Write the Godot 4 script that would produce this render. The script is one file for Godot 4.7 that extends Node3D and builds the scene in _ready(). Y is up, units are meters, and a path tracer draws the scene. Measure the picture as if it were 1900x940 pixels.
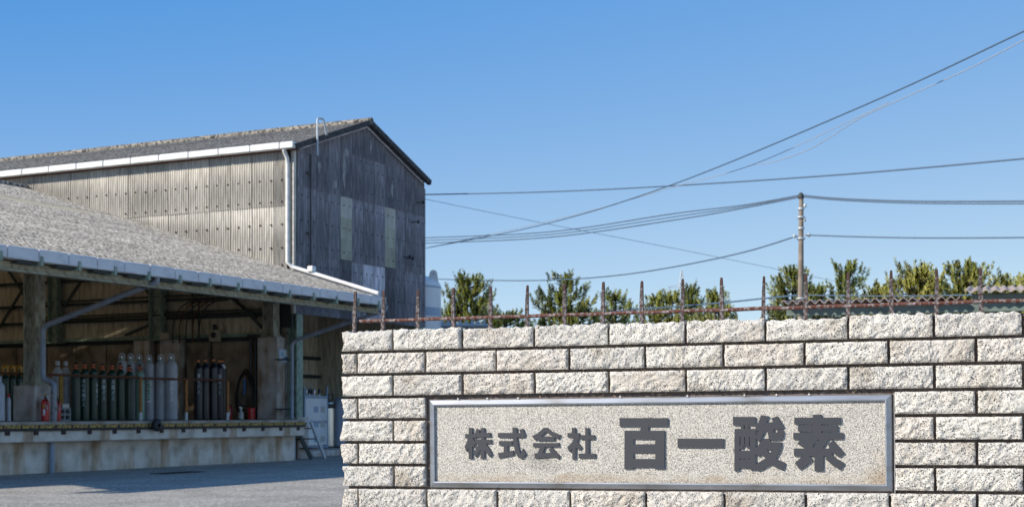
extends Node3D
# A granite-faced gate wall with a company nameplate, and behind it a gas depot's loading shed and warehouse.

const YARD_TURN := 63.435   # the depot's buildings run along their own axes: u along the dock, v into the shed
const WALL_TURN := -18.4255 # the gate wall's own heading
const WALL_TILT := 0.4946

var off := Vector3.ZERO
var rng := RandomNumberGenerator.new()
var M := {}
var used := {}


class MB:
	var v := PackedVector3Array()
	var n := PackedVector3Array()
	var uv := PackedVector2Array()
	var uv2 := PackedVector2Array()
	var col := PackedColorArray()
	var idx := PackedInt32Array()
	var off := Vector3.ZERO
	var tint := Color.WHITE

	func vert(p: Vector3, nn: Vector3, t := Vector2.ZERO, t2 := Vector2.ZERO) -> int:
		v.append(p - off)
		n.append(nn)
		uv.append(t)
		uv2.append(t2)
		col.append(tint)
		return v.size() - 1

	func face(a: int, b: int, c: int) -> void: # a, b, c run counter-clockwise as seen from outside
		idx.append(a)
		idx.append(c)
		idx.append(b)

	func tri(a: Vector3, b: Vector3, c: Vector3) -> void:
		var nn := (b - a).cross(c - a)
		if nn.length_squared() < 1e-16:
			return
		nn = nn.normalized()
		face(vert(a, nn, Vector2(a.x + a.z, a.y)), vert(b, nn, Vector2(b.x + b.z, b.y)), vert(c, nn, Vector2(c.x + c.z, c.y)))

	func quad(a: Vector3, b: Vector3, c: Vector3, d: Vector3) -> void:
		var nn := (c - a).cross(d - b).normalized()
		var w := (b - a).length()
		var h := (d - a).length()
		var i := vert(a, nn, Vector2(0, h), Vector2(0, 1))
		var j := vert(b, nn, Vector2(w, h), Vector2(1, 1))
		var k := vert(c, nn, Vector2(w, 0), Vector2(1, 0))
		var l := vert(d, nn, Vector2(0, 0), Vector2(0, 0))
		face(i, j, k)
		face(i, k, l)

	func box(c: Vector3, s: Vector3, b := Basis(), bev := 0.0) -> void:
		var h := s * 0.5
		var e: float = min(bev, min(h.x, min(h.y, h.z)) * 0.45)
		for ax in 3:
			for sg in [-1.0, 1.0]:
				var p := (ax + 1) % 3
				var q := (ax + 2) % 3
				var pts := []
				for k in [[-1.0, -1.0], [1.0, -1.0], [1.0, 1.0], [-1.0, 1.0]]:
					var w := Vector3.ZERO
					w[ax] = sg * h[ax]
					w[p] = k[0] * (h[p] - e)
					w[q] = k[1] * (h[q] - e)
					pts.append(c + b * w)
				if sg > 0:
					quad(pts[0], pts[1], pts[2], pts[3])
				else:
					quad(pts[1], pts[0], pts[3], pts[2])
		if e <= 0.0:
			return
		for ax in 3: # chamfered edges along axis ax
			var p := (ax + 1) % 3
			var q := (ax + 2) % 3
			for sp in [-1.0, 1.0]:
				for sq in [-1.0, 1.0]:
					var w := []
					for k in [[-1.0, 0], [1.0, 0], [1.0, 1], [-1.0, 1]]:
						var o := Vector3.ZERO
						o[ax] = k[0] * (h[ax] - e)
						o[p] = sp * (h[p] - (e if k[1] == 1 else 0.0))
						o[q] = sq * (h[q] - (0.0 if k[1] == 1 else e))
						w.append(c + b * o)
					var want := Vector3.ZERO
					want[p] = sp
					want[q] = sq
					var nn: Vector3 = (w[2] - w[0]).cross(w[3] - w[1])
					if nn.dot(b * want) > 0:
						quad(w[0], w[1], w[2], w[3])
					else:
						quad(w[3], w[2], w[1], w[0])
		for sx in [-1.0, 1.0]:
			for sy in [-1.0, 1.0]:
				for sz in [-1.0, 1.0]:
					var sgn := Vector3(sx, sy, sz)
					var w := []
					for ax in 3:
						var o := Vector3.ZERO
						for k in 3:
							o[k] = sgn[k] * (h[k] - (0.0 if k == ax else e))
						w.append(c + b * o)
					var nn: Vector3 = (w[1] - w[0]).cross(w[2] - w[0])
					if nn.dot(b * sgn) > 0:
						tri(w[0], w[1], w[2])
					else:
						tri(w[2], w[1], w[0])

	func span(a: Vector3, b: Vector3, bev := 0.0) -> void: # an upright box between two corners
		box((a + b) * 0.5, (b - a).abs(), Basis(), bev)

	func beam(a: Vector3, b: Vector3, w: float, h: float, up := Vector3.UP, bev := 0.0) -> void:
		var z := (b - a).normalized()
		var x := up.cross(z).normalized()
		box((a + b) * 0.5, Vector3(w, h, (b - a).length()), Basis(x, z.cross(x), z), bev)

	func tube(pts: Array, r, sides := 10, caps := true) -> void:
		var count := pts.size()
		var side := Vector3.ZERO
		var rings := []
		var run := 0.0
		for i in count:
			var d: Vector3 = (pts[min(i + 1, count - 1)] - pts[max(i - 1, 0)]).normalized()
			if side == Vector3.ZERO:
				side = d.cross(Vector3.UP if absf(d.y) < 0.9 else Vector3.RIGHT).normalized()
			side = (side - d * side.dot(d)).normalized()
			var other := d.cross(side)
			var rad: float = r[i] if r is Array else r
			if i > 0:
				run += (pts[i] - pts[i - 1]).length()
			var ring := []
			for k in sides + 1:
				var a := TAU * k / sides
				var nn := side * cos(a) + other * sin(a)
				ring.append(vert(pts[i] + nn * rad, nn, Vector2(a * rad, run), Vector2(float(k) / sides, run)))
			rings.append(ring)
		for i in count - 1:
			for k in sides:
				face(rings[i][k], rings[i + 1][k + 1], rings[i + 1][k])
				face(rings[i][k], rings[i][k + 1], rings[i + 1][k + 1])
		if caps:
			for e in [0, count - 1]:
				var d: Vector3 = (pts[1] - pts[0]).normalized() * -1.0 if e == 0 else (pts[count - 1] - pts[count - 2]).normalized()
				var ci := vert(pts[e], d)
				var ids := []
				for k in sides + 1:
					ids.append(vert(v[rings[e][k]] + off, d))
				for k in sides:
					if e == 0:
						face(ci, ids[k + 1], ids[k])
					else:
						face(ci, ids[k], ids[k + 1])

	func lathe(prof: Array, sides: int, at := Vector3.ZERO, b := Basis()) -> void: # prof: Vector2(radius, height) from bottom to top
		var rings := []
		for i in prof.size():
			var p: Vector2 = prof[i]
			var d: Vector2 = prof[min(i + 1, prof.size() - 1)] - prof[max(i - 1, 0)]
			var ring := []
			for k in sides + 1:
				var a := TAU * k / sides
				var o := Vector3(cos(a), 0, sin(a))
				var nn := (o * d.y - Vector3.UP * d.x).normalized()
				ring.append(vert(at + b * (o * p.x + Vector3.UP * p.y), b * nn, Vector2(a * 0.12, p.y), Vector2(float(k) / sides, p.y)))
			rings.append(ring)
		for i in prof.size() - 1:
			for k in sides:
				face(rings[i][k], rings[i + 1][k], rings[i + 1][k + 1])
				face(rings[i][k], rings[i + 1][k + 1], rings[i][k + 1])

	# corrugated sheet: runs w along ax from o, between heights hb(s) and ht(s) along ay, waves standing out along nn
	func wave(o: Vector3, ax: Vector3, ay: Vector3, nn: Vector3, w: float, hb: Callable, ht: Callable, pitch: float, amp: float, seg: int, ny: int, shift := Vector2.ZERO, phase := 0.0) -> void:
		var cols := int(round(w / pitch * seg))
		var flip := ax.cross(ay).dot(nn) < 0
		var ids := []
		for i in cols + 1:
			var s := w * i / cols
			var k := TAU * s / pitch + phase
			var z := amp * sin(k)
			var normal := (nn - ax * (amp * TAU / pitch * cos(k))).normalized()
			var b: float = hb.call(s)
			var t: float = maxf(ht.call(s), b)
			var column := []
			for j in ny + 1:
				var h := lerpf(b, t, float(j) / ny)
				column.append(vert(o + ax * s + ay * h + nn * z, normal, Vector2(s, -h) + shift, Vector2(s / w, 1.0 - float(j) / ny)))
			ids.append(column)
		for i in cols:
			for j in ny:
				var a: int = ids[i][j]
				var b2: int = ids[i + 1][j]
				var c: int = ids[i + 1][j + 1]
				var d: int = ids[i][j + 1]
				if flip:
					face(a, c, b2)
					face(a, d, c)
				else:
					face(a, b2, c)
					face(a, c, d)

	func prism(poly: PackedVector2Array, z0: float, z1: float, tr := Transform3D()) -> void:
		if Geometry2D.is_polygon_clockwise(poly):
			poly.reverse()
		var t := Geometry2D.triangulate_polygon(poly)
		for i in range(0, t.size(), 3):
			var a := poly[t[i]]
			var b := poly[t[i + 1]]
			var c := poly[t[i + 2]]
			if (b - a).cross(c - a) < 0:
				var s := b
				b = c
				c = s
			tri(tr * Vector3(a.x, a.y, z1), tr * Vector3(b.x, b.y, z1), tr * Vector3(c.x, c.y, z1))
			tri(tr * Vector3(c.x, c.y, z0), tr * Vector3(b.x, b.y, z0), tr * Vector3(a.x, a.y, z0))
		for i in poly.size():
			var a := poly[i]
			var b := poly[(i + 1) % poly.size()]
			quad(tr * Vector3(a.x, a.y, z0), tr * Vector3(b.x, b.y, z0), tr * Vector3(b.x, b.y, z1), tr * Vector3(a.x, a.y, z1))

	func done() -> ArrayMesh:
		var m := ArrayMesh.new()
		var a := []
		a.resize(Mesh.ARRAY_MAX)
		a[Mesh.ARRAY_VERTEX] = v
		a[Mesh.ARRAY_NORMAL] = n
		a[Mesh.ARRAY_TEX_UV] = uv
		a[Mesh.ARRAY_TEX_UV2] = uv2
		a[Mesh.ARRAY_COLOR] = col
		a[Mesh.ARRAY_INDEX] = idx
		m.add_surface_from_arrays(Mesh.PRIMITIVE_TRIANGLES, a)
		return m


# ---- helpers -------------------------------------------------------------------------------------------------

func mb() -> MB:
	var b := MB.new()
	b.off = off
	return b


func numbered(called: String) -> String:
	var k: int = used.get(called, 0)
	used[called] = k + 1
	return called if k == 0 else "%s_%03d" % [called, k]


func put(called: String, b, m: Material, parent: Node) -> MeshInstance3D:
	var o := MeshInstance3D.new()
	o.name = called
	if parent != self:
		var k := 0
		while parent.has_node(NodePath(o.name)):
			k += 1
			o.name = "%s_%03d" % [called, k]
	else:
		o.name = numbered(called)
	o.mesh = b.done() if b is MB else b
	o.material_override = m
	parent.add_child(o, true)
	return o


func tag(o: Node, label: String, category: String, group := "", kind := "") -> void:
	if label:
		o.set_meta("label", label)
	if category:
		o.set_meta("category", category)
	if group:
		o.set_meta("group", group)
	if kind:
		o.set_meta("kind", kind)


func thing(called: String, label: String, category: String, at := Vector3.ZERO, turn := 0.0, group := "") -> Node3D:
	var o := Node3D.new()
	o.name = numbered(called)
	add_child(o)
	o.position = at
	o.rotation_degrees.y = turn
	tag(o, label, category, group)
	off = Vector3.ZERO
	return o


func copy(o: Node3D, label: String, at: Vector3, turn := 0.0) -> Node3D:
	var c: Node3D = o.duplicate()
	c.name = numbered(String(o.name).rstrip("0123456789").rstrip("_") if o.name.contains("_0") else String(o.name))
	add_child(c)
	c.position = at
	c.rotation_degrees.y = turn
	if label:
		c.set_meta("label", label)
	return c


func yard(u: float, y: float, v: float) -> Vector3: # yard axes to world
	return Basis(Vector3.UP, deg_to_rad(YARD_TURN)) * Vector3(u, y, -v)


func ything(called: String, label: String, category: String, u: float, y: float, v: float, group := "") -> Node3D:
	var o := thing(called, label, category, yard(u, y, v), YARD_TURN, group)
	off = Vector3(u, y, -v)
	return o


func Y(u: float, y: float, v: float) -> Vector3:
	return Vector3(u, y, -v)


func lin(r: float, g: float, b: float) -> Color:
	return Color(r, g, b).linear_to_srgb()


func noise_tex(kind: int, freq: float, stops: Array, size := 512, octaves := 4, sd := 1, hard := false, wh := Vector2i.ZERO) -> NoiseTexture2D:
	var f := FastNoiseLite.new()
	f.noise_type = kind
	f.frequency = freq
	f.seed = sd
	if kind == FastNoiseLite.TYPE_CELLULAR:
		f.cellular_return_type = FastNoiseLite.RETURN_CELL_VALUE
		f.fractal_type = FastNoiseLite.FRACTAL_NONE
	else:
		f.fractal_type = FastNoiseLite.FRACTAL_FBM
		f.fractal_octaves = octaves
	var t := NoiseTexture2D.new()
	t.width = size if wh == Vector2i.ZERO else wh.x
	t.height = size if wh == Vector2i.ZERO else wh.y
	t.seamless = true
	t.noise = f
	if stops:
		var g := Gradient.new()
		var offs := PackedFloat32Array()
		var cols := PackedColorArray()
		for s in stops:
			offs.append(s[0])
			cols.append(s[1])
		g.offsets = offs
		g.colors = cols
		if hard:
			g.interpolation_mode = Gradient.GRADIENT_INTERPOLATE_CONSTANT
		t.color_ramp = g
	return t


func mat(name_: String, c: Color, rough := 0.8, metal := 0.0, tex: Texture2D = null, scale := Vector3.ONE, tri := true, world := false) -> StandardMaterial3D:
	var m := StandardMaterial3D.new()
	m.resource_name = name_
	m.albedo_color = c
	m.roughness = rough
	m.metallic = metal
	if tex:
		m.albedo_texture = tex
	m.uv1_scale = scale
	if tri:
		m.uv1_triplanar = true
		m.uv1_world_triplanar = world
	M[name_] = m
	return m


func bump(m: StandardMaterial3D, t: Texture2D, cm: float) -> StandardMaterial3D:
	m.heightmap_enabled = true
	m.heightmap_texture = t
	m.heightmap_scale = cm
	return m


func detail(m: StandardMaterial3D, t: Texture2D, second := false, scale := Vector3.ONE, tri := false, world := false) -> StandardMaterial3D:
	m.detail_enabled = true
	m.detail_albedo = t
	m.detail_blend_mode = BaseMaterial3D.BLEND_MODE_MUL
	m.detail_uv_layer = BaseMaterial3D.DETAIL_UV_2 if second else BaseMaterial3D.DETAIL_UV_1
	if second:
		m.uv2_scale = scale
		m.uv2_triplanar = tri
		m.uv2_world_triplanar = world
	return m


func _ready() -> void:
	rng.seed = 20240117
	# camera: level, with the lens shifted up
	var cam := Camera3D.new()
	cam.name = "camera"
	var lens := CameraAttributesPhysical.new()
	lens.frustum_focal_length = 50.0
	lens.frustum_focus_distance = 6.3
	lens.exposure_aperture = 7.5
	lens.frustum_near = 0.1
	lens.frustum_far = 2000.0
	cam.attributes = lens
	cam.projection = Camera3D.PROJECTION_FRUSTUM
	cam.keep_aspect = Camera3D.KEEP_HEIGHT
	cam.near = 0.1
	cam.far = 2000.0
	cam.size = 0.1 * 940.0 / 2640.0
	cam.frustum_offset = Vector2(0.0, 0.1 * 296.0 / 2640.0)
	cam.position = Vector3(0, 1.4, 0)
	add_child(cam)
	cam.current = true
	# sky, air and sun
	var env := Environment.new()
	env.background_mode = Environment.BG_SKY
	var sky := Sky.new()
	var sm := PanoramaSkyMaterial.new()
	sm.panorama = clear_sky()
	sky.sky_material = sm
	env.sky = sky
	env.tonemap_mode = Environment.TONE_MAPPER_LINEAR
	env.tonemap_exposure = 1.25
	env.sdfgi_enabled = true
	env.ssao_enabled = true
	env.ssil_enabled = true
	var we := WorldEnvironment.new()
	we.name = "world_environment"
	we.environment = env
	add_child(we)
	var sun := DirectionalLight3D.new()
	sun.name = "sun"
	sun.light_energy = 1.6
	sun.light_color = Color(1.0, 0.96, 0.895)
	sun.light_angular_distance = 0.5
	sun.shadow_enabled = true
	var towards := Basis(Vector3.UP, deg_to_rad(YARD_TURN)) * Vector3(-1.3, 1.0, -1.0)
	add_child(sun)
	sun.look_at_from_position(towards * 20.0, Vector3.ZERO)

	make_materials()
	build_ground()
	build_warehouse()
	build_shed()
	build_dock()
	build_annex()
	build_wall()
	build_far()
	build_trees()
	build_wires()
	build_cylinders()
	build_dock_things()


# a cloudless winter sky: pale at the horizon, deep blue overhead, a little paler away to one side
func clear_sky() -> ImageTexture:
	var w := 512
	var h := 256
	var im := Image.create(w, h, false, Image.FORMAT_RGBF)
	for j in h:
		var y := sin((0.5 - (j + 0.5) / h) * PI)
		for i in w:
			var az := ((i + 0.5) / w - 0.5) * TAU
			var c := Color(0.30, 0.29, 0.27)
			if y >= 0.0:
				var side := sin(az) * sqrt(1.0 - y * y)
				var k := clampf(pow(1.0 - y, 7.0) - 0.23 * side * (1.0 - y), 0.0, 1.0)
				var top := Color(0.044, 0.227, 0.575).lerp(Color(0.095, 0.235, 0.53), smoothstep(0.25, 0.8, y))
				c = top.lerp(Color(0.668, 0.82, 0.826), k)
			im.set_pixel(i, j, c)
	return ImageTexture.create_from_image(im)


# ---- materials -----------------------------------------------------------------------------------------------

func make_materials() -> void:
	var S := FastNoiseLite.TYPE_SIMPLEX_SMOOTH
	var C := FastNoiseLite.TYPE_CELLULAR
	var g := func(x: float) -> Color: return lin(x, x, x)
	# split granite: crystals of white feldspar, grey quartz and black mica
	var granite := noise_tex(C, 0.2, [[0.0, lin(0.05, 0.05, 0.055)], [0.08, lin(0.30, 0.29, 0.275)], [0.17, lin(0.52, 0.505, 0.475)], [0.42, lin(0.685, 0.665, 0.63)], [0.75, lin(0.60, 0.575, 0.535)], [0.9, lin(0.72, 0.71, 0.69)]], 1024, 1, 3, true)
	var rough := noise_tex(S, 0.03, [[0.0, Color.BLACK], [1.0, Color.WHITE]], 512, 5, 8)
	var stain := noise_tex(S, 0.006, [[0.0, lin(0.66, 0.62, 0.565)], [0.3, lin(0.92, 0.905, 0.885)], [0.48, Color.WHITE], [1.0, Color.WHITE]], 512, 5, 21)
	for k in 4:
		var t: Array = [Color(0.97, 0.965, 0.95), Color(0.935, 0.925, 0.91), Color(0.955, 0.94, 0.92), Color(0.925, 0.92, 0.91)]
		var m := mat("granite%d" % k, t[k], 0.85, 0.0, granite, Vector3(1.45, 1.45, 1.0), false)
		bump(m, rough, 0.14)
		detail(m, stain, true, Vector3.ONE)
	var fine := noise_tex(C, 0.3, [[0.0, lin(0.06, 0.06, 0.065)], [0.17, lin(0.30, 0.29, 0.28)], [0.34, lin(0.52, 0.50, 0.46)], [0.62, lin(0.64, 0.615, 0.565)], [0.85, lin(0.72, 0.70, 0.66)]], 1024, 1, 5, true)
	var plate := mat("plate", Color(1, 0.993, 0.98), 0.55, 0.0, fine, Vector3(1.75, 1.75, 1.0), false)
	detail(plate, plate_stain(), true, Vector3.ONE)
	var mortar_t := noise_tex(S, 0.05, [[0.0, lin(0.085, 0.065, 0.055)], [0.6, lin(0.15, 0.115, 0.097)], [1.0, lin(0.26, 0.215, 0.185)]], 256, 4, 4)
	bump(mat("mortar", Color.WHITE, 0.95, 0.0, mortar_t, Vector3(3, 3, 3)), rough, 0.4)
	var steel_t := noise_tex(S, 0.01, [[0.0, lin(0.28, 0.25, 0.21)], [0.4, lin(0.43, 0.425, 0.42)], [1.0, lin(0.54, 0.54, 0.55)]], 256, 4, 6)
	mat("steel", Color(0.93, 0.96, 1.0), 0.42, 0.85, steel_t, Vector3(1.2, 6, 6))
	mat("slate", lin(0.040, 0.043, 0.052), 0.55)
	# iron with paint flaking off it
	var rust := noise_tex(S, 0.02, [[0.0, lin(0.022, 0.012, 0.011)], [0.38, lin(0.07, 0.026, 0.019)], [0.47, lin(0.05, 0.038, 0.037)], [0.58, lin(0.10, 0.088, 0.09)], [0.74, lin(0.22, 0.21, 0.215)], [0.88, lin(0.08, 0.03, 0.02)]], 512, 5, 11)
	bump(mat("iron", Color.WHITE, 0.75, 0.1, rust, Vector3(3.5, 3.5, 3.5)), rough, 0.15)
	bump(mat("rail_iron", Color.WHITE, 0.75, 0.1, noise_tex(S, 0.02, [[0.0, lin(0.05, 0.018, 0.012)], [0.42, lin(0.13, 0.038, 0.022)], [0.56, lin(0.09, 0.04, 0.03)], [0.64, lin(0.17, 0.14, 0.135)], [0.8, lin(0.34, 0.32, 0.32)], [1.0, lin(0.13, 0.04, 0.02)]], 512, 5, 14), Vector3(4, 4, 4)), rough, 0.15)
	var rusty := noise_tex(S, 0.02, [[0.0, lin(0.05, 0.02, 0.012)], [0.5, lin(0.13, 0.045, 0.02)], [1.0, lin(0.22, 0.10, 0.045)]], 256, 4, 12)
	mat("rusty", Color.WHITE, 0.85, 0.0, rusty, Vector3(4, 4, 4))
	var orange := noise_tex(S, 0.012, [[0.0, lin(0.16, 0.06, 0.02)], [0.5, lin(0.42, 0.17, 0.05)], [0.8, lin(0.50, 0.26, 0.08)], [1.0, lin(0.4, 0.36, 0.3)]], 256, 4, 13)
	mat("orange_post", Color.WHITE, 0.75, 0.0, orange, Vector3(3, 3, 3))
	mat("yellow_post", lin(0.45, 0.24, 0.03), 0.7, 0.0, noise_tex(S, 0.02, [[0.0, g.call(0.5)], [1.0, Color.WHITE]], 128, 3, 15), Vector3(3, 3, 3))
	# asphalt
	var agg := noise_tex(C, 0.16, [[0.0, lin(0.20, 0.19, 0.175)], [0.25, lin(0.335, 0.315, 0.28)], [0.6, lin(0.42, 0.395, 0.35)], [0.85, lin(0.52, 0.49, 0.435)]], 1024, 1, 17, true)
	var blotch := noise_tex(S, 0.012, [[0.0, g.call(0.7)], [0.45, g.call(0.86)], [0.7, g.call(0.96)], [1.0, Color.WHITE]], 512, 5, 19)
	var asphalt := mat("asphalt", Color(0.98, 0.98, 0.98), 0.92, 0.0, agg, Vector3(0.22, 0.22, 0.22), true, true)
	detail(asphalt, blotch, true, Vector3(0.09, 0.09, 0.09), true, true)
	bump(asphalt, rough, 0.5)
	mat("road_paint", lin(0.62, 0.62, 0.60), 0.85, 0.0, noise_tex(S, 0.03, [[0.0, g.call(0.35)], [1.0, Color.WHITE]], 256, 4, 23), Vector3(1, 1, 1))
	# concrete
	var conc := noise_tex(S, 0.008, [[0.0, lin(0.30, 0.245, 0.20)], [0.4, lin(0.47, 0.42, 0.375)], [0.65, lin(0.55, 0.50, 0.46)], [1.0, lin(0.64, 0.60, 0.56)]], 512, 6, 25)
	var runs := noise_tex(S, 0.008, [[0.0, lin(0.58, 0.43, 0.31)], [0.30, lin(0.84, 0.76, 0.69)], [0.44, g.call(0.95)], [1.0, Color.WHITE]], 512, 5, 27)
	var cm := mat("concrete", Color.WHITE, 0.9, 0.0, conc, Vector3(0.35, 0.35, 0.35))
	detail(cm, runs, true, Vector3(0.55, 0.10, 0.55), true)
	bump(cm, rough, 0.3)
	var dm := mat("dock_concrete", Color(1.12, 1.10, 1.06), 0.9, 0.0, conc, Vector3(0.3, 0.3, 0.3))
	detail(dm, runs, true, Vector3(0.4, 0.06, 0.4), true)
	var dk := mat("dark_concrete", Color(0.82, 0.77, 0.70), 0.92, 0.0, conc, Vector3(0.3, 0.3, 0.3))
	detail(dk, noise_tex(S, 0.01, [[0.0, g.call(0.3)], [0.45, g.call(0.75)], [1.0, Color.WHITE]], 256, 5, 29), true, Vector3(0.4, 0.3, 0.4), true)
	mat("dock_floor", Color(0.85, 0.83, 0.8), 0.9, 0.0, conc, Vector3(0.3, 0.3, 0.3))
	# corrugated slate, weathered
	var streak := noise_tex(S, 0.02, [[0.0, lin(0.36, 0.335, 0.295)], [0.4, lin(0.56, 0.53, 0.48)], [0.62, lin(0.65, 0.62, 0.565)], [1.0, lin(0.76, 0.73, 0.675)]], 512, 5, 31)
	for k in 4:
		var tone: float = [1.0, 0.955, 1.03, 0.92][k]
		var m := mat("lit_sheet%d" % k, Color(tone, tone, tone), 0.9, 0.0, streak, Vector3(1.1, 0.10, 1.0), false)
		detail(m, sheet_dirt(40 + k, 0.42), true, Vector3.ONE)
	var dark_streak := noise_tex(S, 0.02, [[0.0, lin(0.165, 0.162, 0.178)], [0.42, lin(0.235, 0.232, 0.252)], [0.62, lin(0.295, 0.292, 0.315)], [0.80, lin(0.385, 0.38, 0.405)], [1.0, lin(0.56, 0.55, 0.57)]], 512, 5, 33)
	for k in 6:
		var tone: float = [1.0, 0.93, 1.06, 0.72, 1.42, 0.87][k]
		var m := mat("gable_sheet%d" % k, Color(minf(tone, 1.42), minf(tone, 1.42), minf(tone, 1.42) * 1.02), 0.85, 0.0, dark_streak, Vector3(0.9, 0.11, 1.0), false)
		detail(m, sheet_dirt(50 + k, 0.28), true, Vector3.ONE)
	mat("flake", lin(0.36, 0.36, 0.36), 0.9, 0.0, noise_tex(S, 0.03, [[0.0, g.call(0.5)], [1.0, Color.WHITE]], 128, 4, 35), Vector3(2, 0.6, 2))
	var clear := noise_tex(S, 0.012, [[0.0, lin(0.33, 0.315, 0.275)], [0.5, lin(0.445, 0.43, 0.385)], [1.0, lin(0.52, 0.505, 0.45)]], 256, 5, 37)
	for k in 3:
		var m := mat("plastic_sheet%d" % k, [Color.WHITE, Color(0.93, 0.95, 0.9), Color(0.86, 0.88, 0.84)][k], 0.45, 0.0, clear, Vector3(0.8, 0.3, 1.0), false)
		m.backlight_enabled = true
		m.backlight = Color(0.12, 0.12, 0.08)
	var sky_pane := mat("skylight", lin(0.62, 0.60, 0.52), 0.4, 0.0, noise_tex(S, 0.012, [[0.0, lin(0.55, 0.53, 0.45)], [1.0, lin(0.78, 0.76, 0.68)]], 128, 4, 38), Vector3(0.8, 0.3, 1.0), false)
	sky_pane.albedo_color = Color(1.0, 0.98, 0.92)
	sky_pane.backlight_enabled = true
	sky_pane.backlight = Color(1.0, 0.95, 0.85)
	var rear_pane := sky_pane.duplicate()
	M.rear_skylight = rear_pane
	var inner := noise_tex(S, 0.02, [[0.0, lin(0.30, 0.25, 0.175)], [0.5, lin(0.57, 0.49, 0.36)], [1.0, lin(0.70, 0.61, 0.46)]], 256, 5, 39)
	mat("inner_sheet", Color.WHITE, 0.85, 0.0, inner, Vector3(1.0, 0.2, 1.0), false)
	mat("inner_dark_sheet", Color(0.62, 0.6, 0.58), 0.85, 0.0, inner, Vector3(1.0, 0.2, 1.0), false)
	# old roof slate, blotched with lichen
	var lichen := noise_tex(S, 0.035, [[0.0, lin(0.04, 0.04, 0.04)], [0.38, lin(0.10, 0.098, 0.095)], [0.46, lin(0.28, 0.265, 0.24)], [0.56, lin(0.475, 0.455, 0.42)], [0.7, lin(0.63, 0.605, 0.56)], [1.0, lin(0.73, 0.70, 0.65)]], 1024, 5, 41)
	var patches := noise_tex(S, 0.01, [[0.0, g.call(0.62)], [0.5, g.call(0.88)], [1.0, Color.WHITE]], 512, 5, 43)
	for k in 2:
		var m := mat("roof%d" % k, [Color(0.98, 0.97, 0.95), Color(0.80, 0.79, 0.77)][k], 0.95, 0.0, lichen, Vector3(0.17, 0.17, 0.17))
		detail(m, patches, true, Vector3(0.14, 0.14, 0.14), true)
		bump(m, rough, 0.8)
	mat("barge", Color.WHITE, 0.9, 0.0, noise_tex(S, 0.03, [[0.0, lin(0.02, 0.02, 0.022)], [0.6, lin(0.055, 0.055, 0.058)], [1.0, lin(0.16, 0.16, 0.16)]], 256, 5, 45), Vector3(1, 1, 1))
	mat("gutter", lin(0.62, 0.63, 0.66), 0.5, 0.0, noise_tex(S, 0.01, [[0.0, g.call(0.72)], [0.5, g.call(0.93)], [1.0, Color.WHITE]], 256, 4, 47), Vector3(0.6, 1.5, 0.6))
	mat("gutter_white", lin(0.78, 0.78, 0.77), 0.5, 0.0, noise_tex(S, 0.01, [[0.0, g.call(0.75)], [0.5, g.call(0.93)], [1.0, Color.WHITE]], 256, 4, 48), Vector3(0.6, 1.5, 0.6))
	mat("pipe", lin(0.30, 0.335, 0.40), 0.5, 0.0, noise_tex(S, 0.02, [[0.0, g.call(0.6)], [0.6, g.call(0.95)], [1.0, Color.WHITE]], 128, 4, 49), Vector3(1, 0.5, 1))
	mat("old_pipe", Color.WHITE, 0.8, 0.0, noise_tex(S, 0.03, [[0.0, lin(0.10, 0.06, 0.04)], [0.45, lin(0.30, 0.31, 0.32)], [1.0, lin(0.40, 0.41, 0.43)]], 128, 4, 50), Vector3(2, 2, 2))
	# green steelwork
	var green := noise_tex(S, 0.02, [[0.0, lin(0.12, 0.08, 0.055)], [0.25, lin(0.25, 0.225, 0.165)], [0.5, lin(0.35, 0.335, 0.25)], [0.75, lin(0.40, 0.385, 0.29)], [1.0, lin(0.48, 0.455, 0.35)]], 512, 5, 51)
	mat("green_steel", Color.WHITE, 0.75, 0.0, green, Vector3(0.5, 0.3, 0.5))
	var teal := noise_tex(S, 0.02, [[0.0, lin(0.10, 0.10, 0.075)], [0.3, lin(0.20, 0.26, 0.20)], [0.7, lin(0.28, 0.36, 0.29)], [1.0, lin(0.33, 0.41, 0.33)]], 256, 5, 53)
	mat("teal_steel", Color.WHITE, 0.75, 0.0, teal, Vector3(1.2, 0.6, 1.2))
	mat("dark_steel", lin(0.035, 0.045, 0.042), 0.7)
	mat("hazard", Color.WHITE, 0.8, 0.0, noise_tex(S, 0.03, [[0.0, lin(0.07, 0.055, 0.045)], [0.40, lin(0.16, 0.11, 0.06)], [0.52, lin(0.44, 0.27, 0.06)], [1.0, lin(0.56, 0.36, 0.09)]], 256, 4, 55), Vector3(1.4, 1.4, 1.4))
	mat("black_rubber", lin(0.02, 0.02, 0.022), 0.6)
	mat("bolt_iron", lin(0.075, 0.06, 0.055), 0.8)
	mat("brown_iron", lin(0.05, 0.025, 0.022), 0.8)
	# gas cylinders
	mat("cyl_green", lin(0.014, 0.05, 0.036), 0.32, 0.0, noise_tex(S, 0.02, [[0.0, g.call(0.6)], [1.0, Color.WHITE]], 128, 4, 57), Vector3(2, 1, 2))
	mat("cyl_pale", lin(0.20, 0.33, 0.26), 0.45)
	mat("cyl_grey", lin(0.42, 0.43, 0.47), 0.4, 0.0, noise_tex(S, 0.02, [[0.0, g.call(0.75)], [1.0, Color.WHITE]], 128, 4, 59), Vector3(2, 1, 2))
	mat("cyl_black", lin(0.012, 0.014, 0.022), 0.3)
	mat("brass", lin(0.32, 0.20, 0.09), 0.4, 0.7)
	mat("orange_tag", lin(0.75, 0.15, 0.04), 0.6)
	mat("green_tag", lin(0.04, 0.30, 0.16), 0.6)
	mat("white_tag", lin(0.72, 0.74, 0.76), 0.6)
	mat("yellow_cap", lin(0.5, 0.25, 0.025), 0.5)
	mat("wrap", lin(0.45, 0.44, 0.42), 0.35)
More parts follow.
